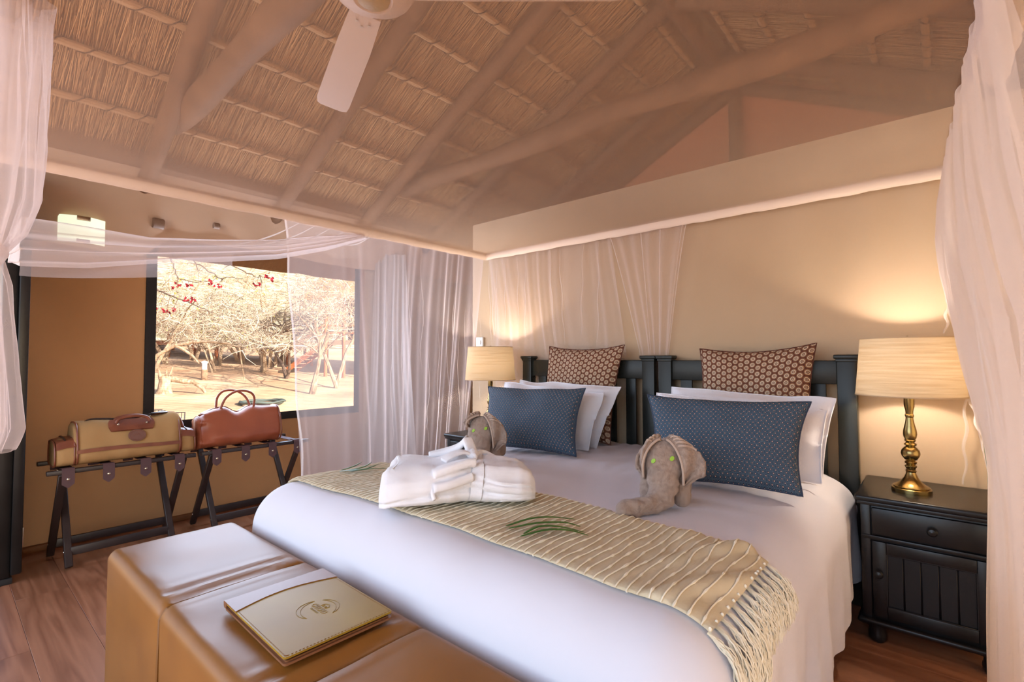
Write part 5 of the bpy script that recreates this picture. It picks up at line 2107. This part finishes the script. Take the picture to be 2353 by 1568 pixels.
mb = MB()
mb.loft([[cp(.3, 2.6, 2.05), cp(6, 2.6, 2.05), cp(6, 5.5, 2.05), cp(.3, 5.5, 2.05)], [cp(.3, 2.6, 4.6), cp(6, 2.6, 4.6), cp(6, 5.5, 4.6), cp(.3, 5.5, 4.6)]])
mb.build('wall', M_stain, ch, world=True)
mb = MB()
mb.loft([[cp(-.9, -.5, 4.15), cp(7, -.5, 4.15), cp(7, -.5, 4.45), cp(-.9, -.5, 4.45)], [cp(-.9, 3, 6.0), cp(7, 3, 6.0), cp(7, 3, 6.4), cp(-.9, 3, 6.4)], [cp(-.9, 6.5, 4.15), cp(7, 6.5, 4.15), cp(7, 6.5, 4.45), cp(-.9, 6.5, 4.45)]])
mb.build('roof', M_thatch, ch, world=True)

# fallen trunk, stump, path light, hose coil, chair
fb = thing('fallen_branch', 'arched fallen pale trunk lying under the thicket', 'log', (-24.2, 4.2, gz(-24.2, 4.2)))
MB().tube([(-25.4, 3.1, .55), (-25.0, 3.5, 1.30), (-24.4, 4.0, 1.72), (-23.8, 4.5, 1.86), (-23.2, 5.0, 1.88), (-22.7, 5.5, 1.80), (-22.4, 5.9, 1.62), (-22.3, 6.1, .15)], [.08, .08, .075, .07, .06, .05, .04, .02], 9).build('trunk', M_bark, fb, world=True)
MB().tube([(-24.4, 4.0, 1.75), (-24.0, 4.5, 1.3), (-23.6, 4.7, .9)], [.08, .06, .03], 7).build('limb', M_bark, fb, world=True)
sx, sy = -20.0, 2.5
sz = gz(sx, sy)
stp = thing('tree_stump', 'grey jagged tree stump with a broken limb on the sand', 'stump', (sx, sy, sz))
stp.scale = (.72, .72, .72)
MB().tube([(0, 0, -.05), (0, 0, .25), (.02, .02, .6), (0, .05, .85)], [.42, .30, .27, .33], 12).build('trunk', M_bark, stp)
for a, l in ((0, .35), (1.3, .5), (2.6, .3), (4.0, .45), (5.2, .35)):
    MB().tube([(.2 * math.cos(a), .2 * math.sin(a), .75), (.32 * math.cos(a), .32 * math.sin(a), .85 + l)], [.09, .02], 7).build('splinter', M_bark, stp)
MB().tube([(.1, .2, .75), (.45, .6, .62), (.8, 1.05, .55), (1.0, 1.35, .28), (1.05, 1.5, .02)], [.14, .12, .11, .10, .07], 8).build('limb', M_bark, stp)
pl_ = thing('path_light', 'small white-capped path light on a short log post', 'path light', (-23.4, 4.85, gz(-23.4, 4.85)))
MB().tube([(0, 0, -.05), (0, 0, .45)], .13, 12).build('post', M_deckb, pl_)
MB().lathe([(.10, .45), (.10, .72), (.13, .74), (.13, .80), (.02, .84)], (0, 0, 0), 14).build('cap', M_lampw, pl_)
hz = gz(-16.4, 4.4)
mb = MB()
for k in range(6):
    mb.tube([(-16.4 + (.62 + .04 * (k % 3)) * math.cos(i * PI / 16) + .03 * k, 4.4 + (.62 + .04 * (k % 3)) * math.sin(i * PI / 16), hz + .05 + .03 * (k // 2) + .02 * math.sin(i + k)) for i in range(32)], .028, 6, closed=True)
tag(base(mb.build('garden_hose', M_hose)), 'coiled grey garden hose lying on the sand below the window', 'hose')
def garden_chair(x, y, rz, label):
    z = gz(x, y)
    c = thing('garden_chair', label, 'chair', (x, y, z), rz, group='iron garden chairs')
    for sx in (-.2, .2):
        MB().tube([(sx, .2, 0), (sx, .2, .45), (sx, .26, .95)], .014, 6).build('leg', M_iron, c)
        MB().tube([(sx, -.2, 0), (sx, -.2, .45)], .014, 6).build('leg', M_iron, c)
    MB().box(-.22, .22, -.22, .22, .43, .46, .01).build('seat', M_iron, c)
    for h in (.62, .95):
        MB().tube([(-.2, .22 + (h - .45) * .12, h), (.2, .22 + (h - .45) * .12, h)], .012, 6).build('back_bar', M_iron, c)
    for k in range(4):
        xx = -.12 + .08 * k
        MB().tube([(xx, .24, .62), (xx, .28, .95)], .008, 5).build('spindle', M_iron, c)
    return c


garden_chair(-12.4, .70, .9, 'black iron garden chair with a spindled back on the sand outside')
garden_chair(-12.75, .32, .9, 'black iron garden chair beside the window webbing, half cut off by it')

# bougainvillea branches close to the window
def bough(pts, rad, label, flowers, seed):
    r_ = random.Random(seed)
    c = Vector(pts[0])
    t = thing('bougainvillea_branch', label, 'branch', tuple(c), group='bougainvillea branches at the window')
    P = [Vector(p) - c for p in pts]
    sm = []
    for i in range(len(P) - 1):
        for k in range(5):
            sm.append(P[i].lerp(P[i + 1], k / 5) + V(r_.gauss(0, .008), r_.gauss(0, .008), r_.gauss(0, .01)))
    sm.append(P[-1])
    n = len(sm)
    MB().tube(sm, [rad * (1 - .75 * i / n) for i in range(n)], 6).build('stem', M_barkd, t)
    for k in range(5):
        p = sm[r_.randrange(2, n)]
        q = p + V(r_.gauss(0, .10), r_.gauss(0, .14), -abs(r_.gauss(.08, .06)))
        MB().tube([p, p.lerp(q, .5) + V(0, .01, .015), q], [rad * .4, rad * .3, rad * .12], 5).build('side_twig', M_barkd, t)
        lf = MB()
        for j in range(4):
            o = q + V(r_.gauss(0, .03), r_.gauss(0, .03), r_.gauss(0, .03))
            a = V(r_.gauss(0, 1), r_.gauss(0, 1), r_.gauss(0, 1)).normalized() * .018
            b_ = a.orthogonal().normalized() * .010
            lf.add([o - a, o + b_, o + a, o - b_], [(0, 1, 2, 3)])
        lf.build('leaf_sprig', M_leafy, t)
    for f in flowers:
        o = Vector(f) - c
        near = min(sm, key=lambda s: (s - o).length)
        MB().tube([near, near.lerp(o, .5) + V(0, 0, .01), o], [.004, .003, .002], 4).build('stalk', M_barkd, t)
        fl = MB()
        for j in range(6):
            q = o + V(r_.gauss(0, .022), r_.gauss(0, .022), r_.gauss(0, .022))
            a = V(r_.gauss(0, 1), r_.gauss(0, 1), r_.gauss(0, 1)).normalized() * r_.uniform(.02, .032)
            b_ = a.orthogonal().normalized() * .017
            fl.add([q - a, q + b_, q + a, q - b_, q + a.cross(b_).normalized() * .006], [(0, 1, 4), (1, 2, 4), (2, 3, 4), (3, 0, 4)])
        fl.build('bract_cluster', M_bract, t, smooth=False)
    return t


bough([(-6.75, -1.28, 2.20), (-6.54, -1.1, 2.07), (-6.35, -.93, 1.96), (-6.14, -.74, 1.86), (-5.91, -.55, 1.73)], .016, 'lowest bougainvillea branch, its bracts close to the black webbing edge', [(-6.39, -.96, 1.74), (-6.32, -.9, 1.77), (-6.19, -.79, 1.9), (-6.13, -.75, 1.91), (-6.48, -1.04, 1.75)], 1)
bough([(-6.6, -1.3, 2.95), (-6.29, -.91, 2.64), (-6.08, -.72, 2.41), (-5.87, -.53, 2.21), (-5.61, -.31, 2.18)], .014, 'middle bougainvillea branch with two red bract clusters near its tip', [(-5.94, -.59, 2.12), (-5.86, -.52, 2.09)], 2)
bough([(-6.3, -1.0, 2.95), (-5.99, -.65, 2.58), (-5.78, -.46, 2.38), (-5.52, -.23, 2.23), (-5.40, -.12, 2.20)], .014, 'bougainvillea branch ending in the largest red bract cluster', [(-5.38, -.11, 2.22), (-5.32, -.06, 2.18), (-5.48, -.19, 2.09)], 3)
bough([(-6.45, -1.1, 2.9), (-6.36, -.97, 2.58), (-6.31, -.91, 2.36), (-6.26, -.86, 2.18), (-6.1, -.72, 2.14), (-5.98, -.62, 2.14)], .011, 'short drooping bougainvillea branch with faded brownish bracts', [(-6.29, -.89, 2.09), (-6.16, -.77, 2.08)], 4)
bough([(-5.9, -.55, 2.9), (-5.6, -.32, 2.58), (-5.34, -.09, 2.41), (-5.09, .14, 2.34)], .010, 'thin bare bougainvillea branch reaching toward the chalet side', [(-5.30, -.05, 2.40)], 5)
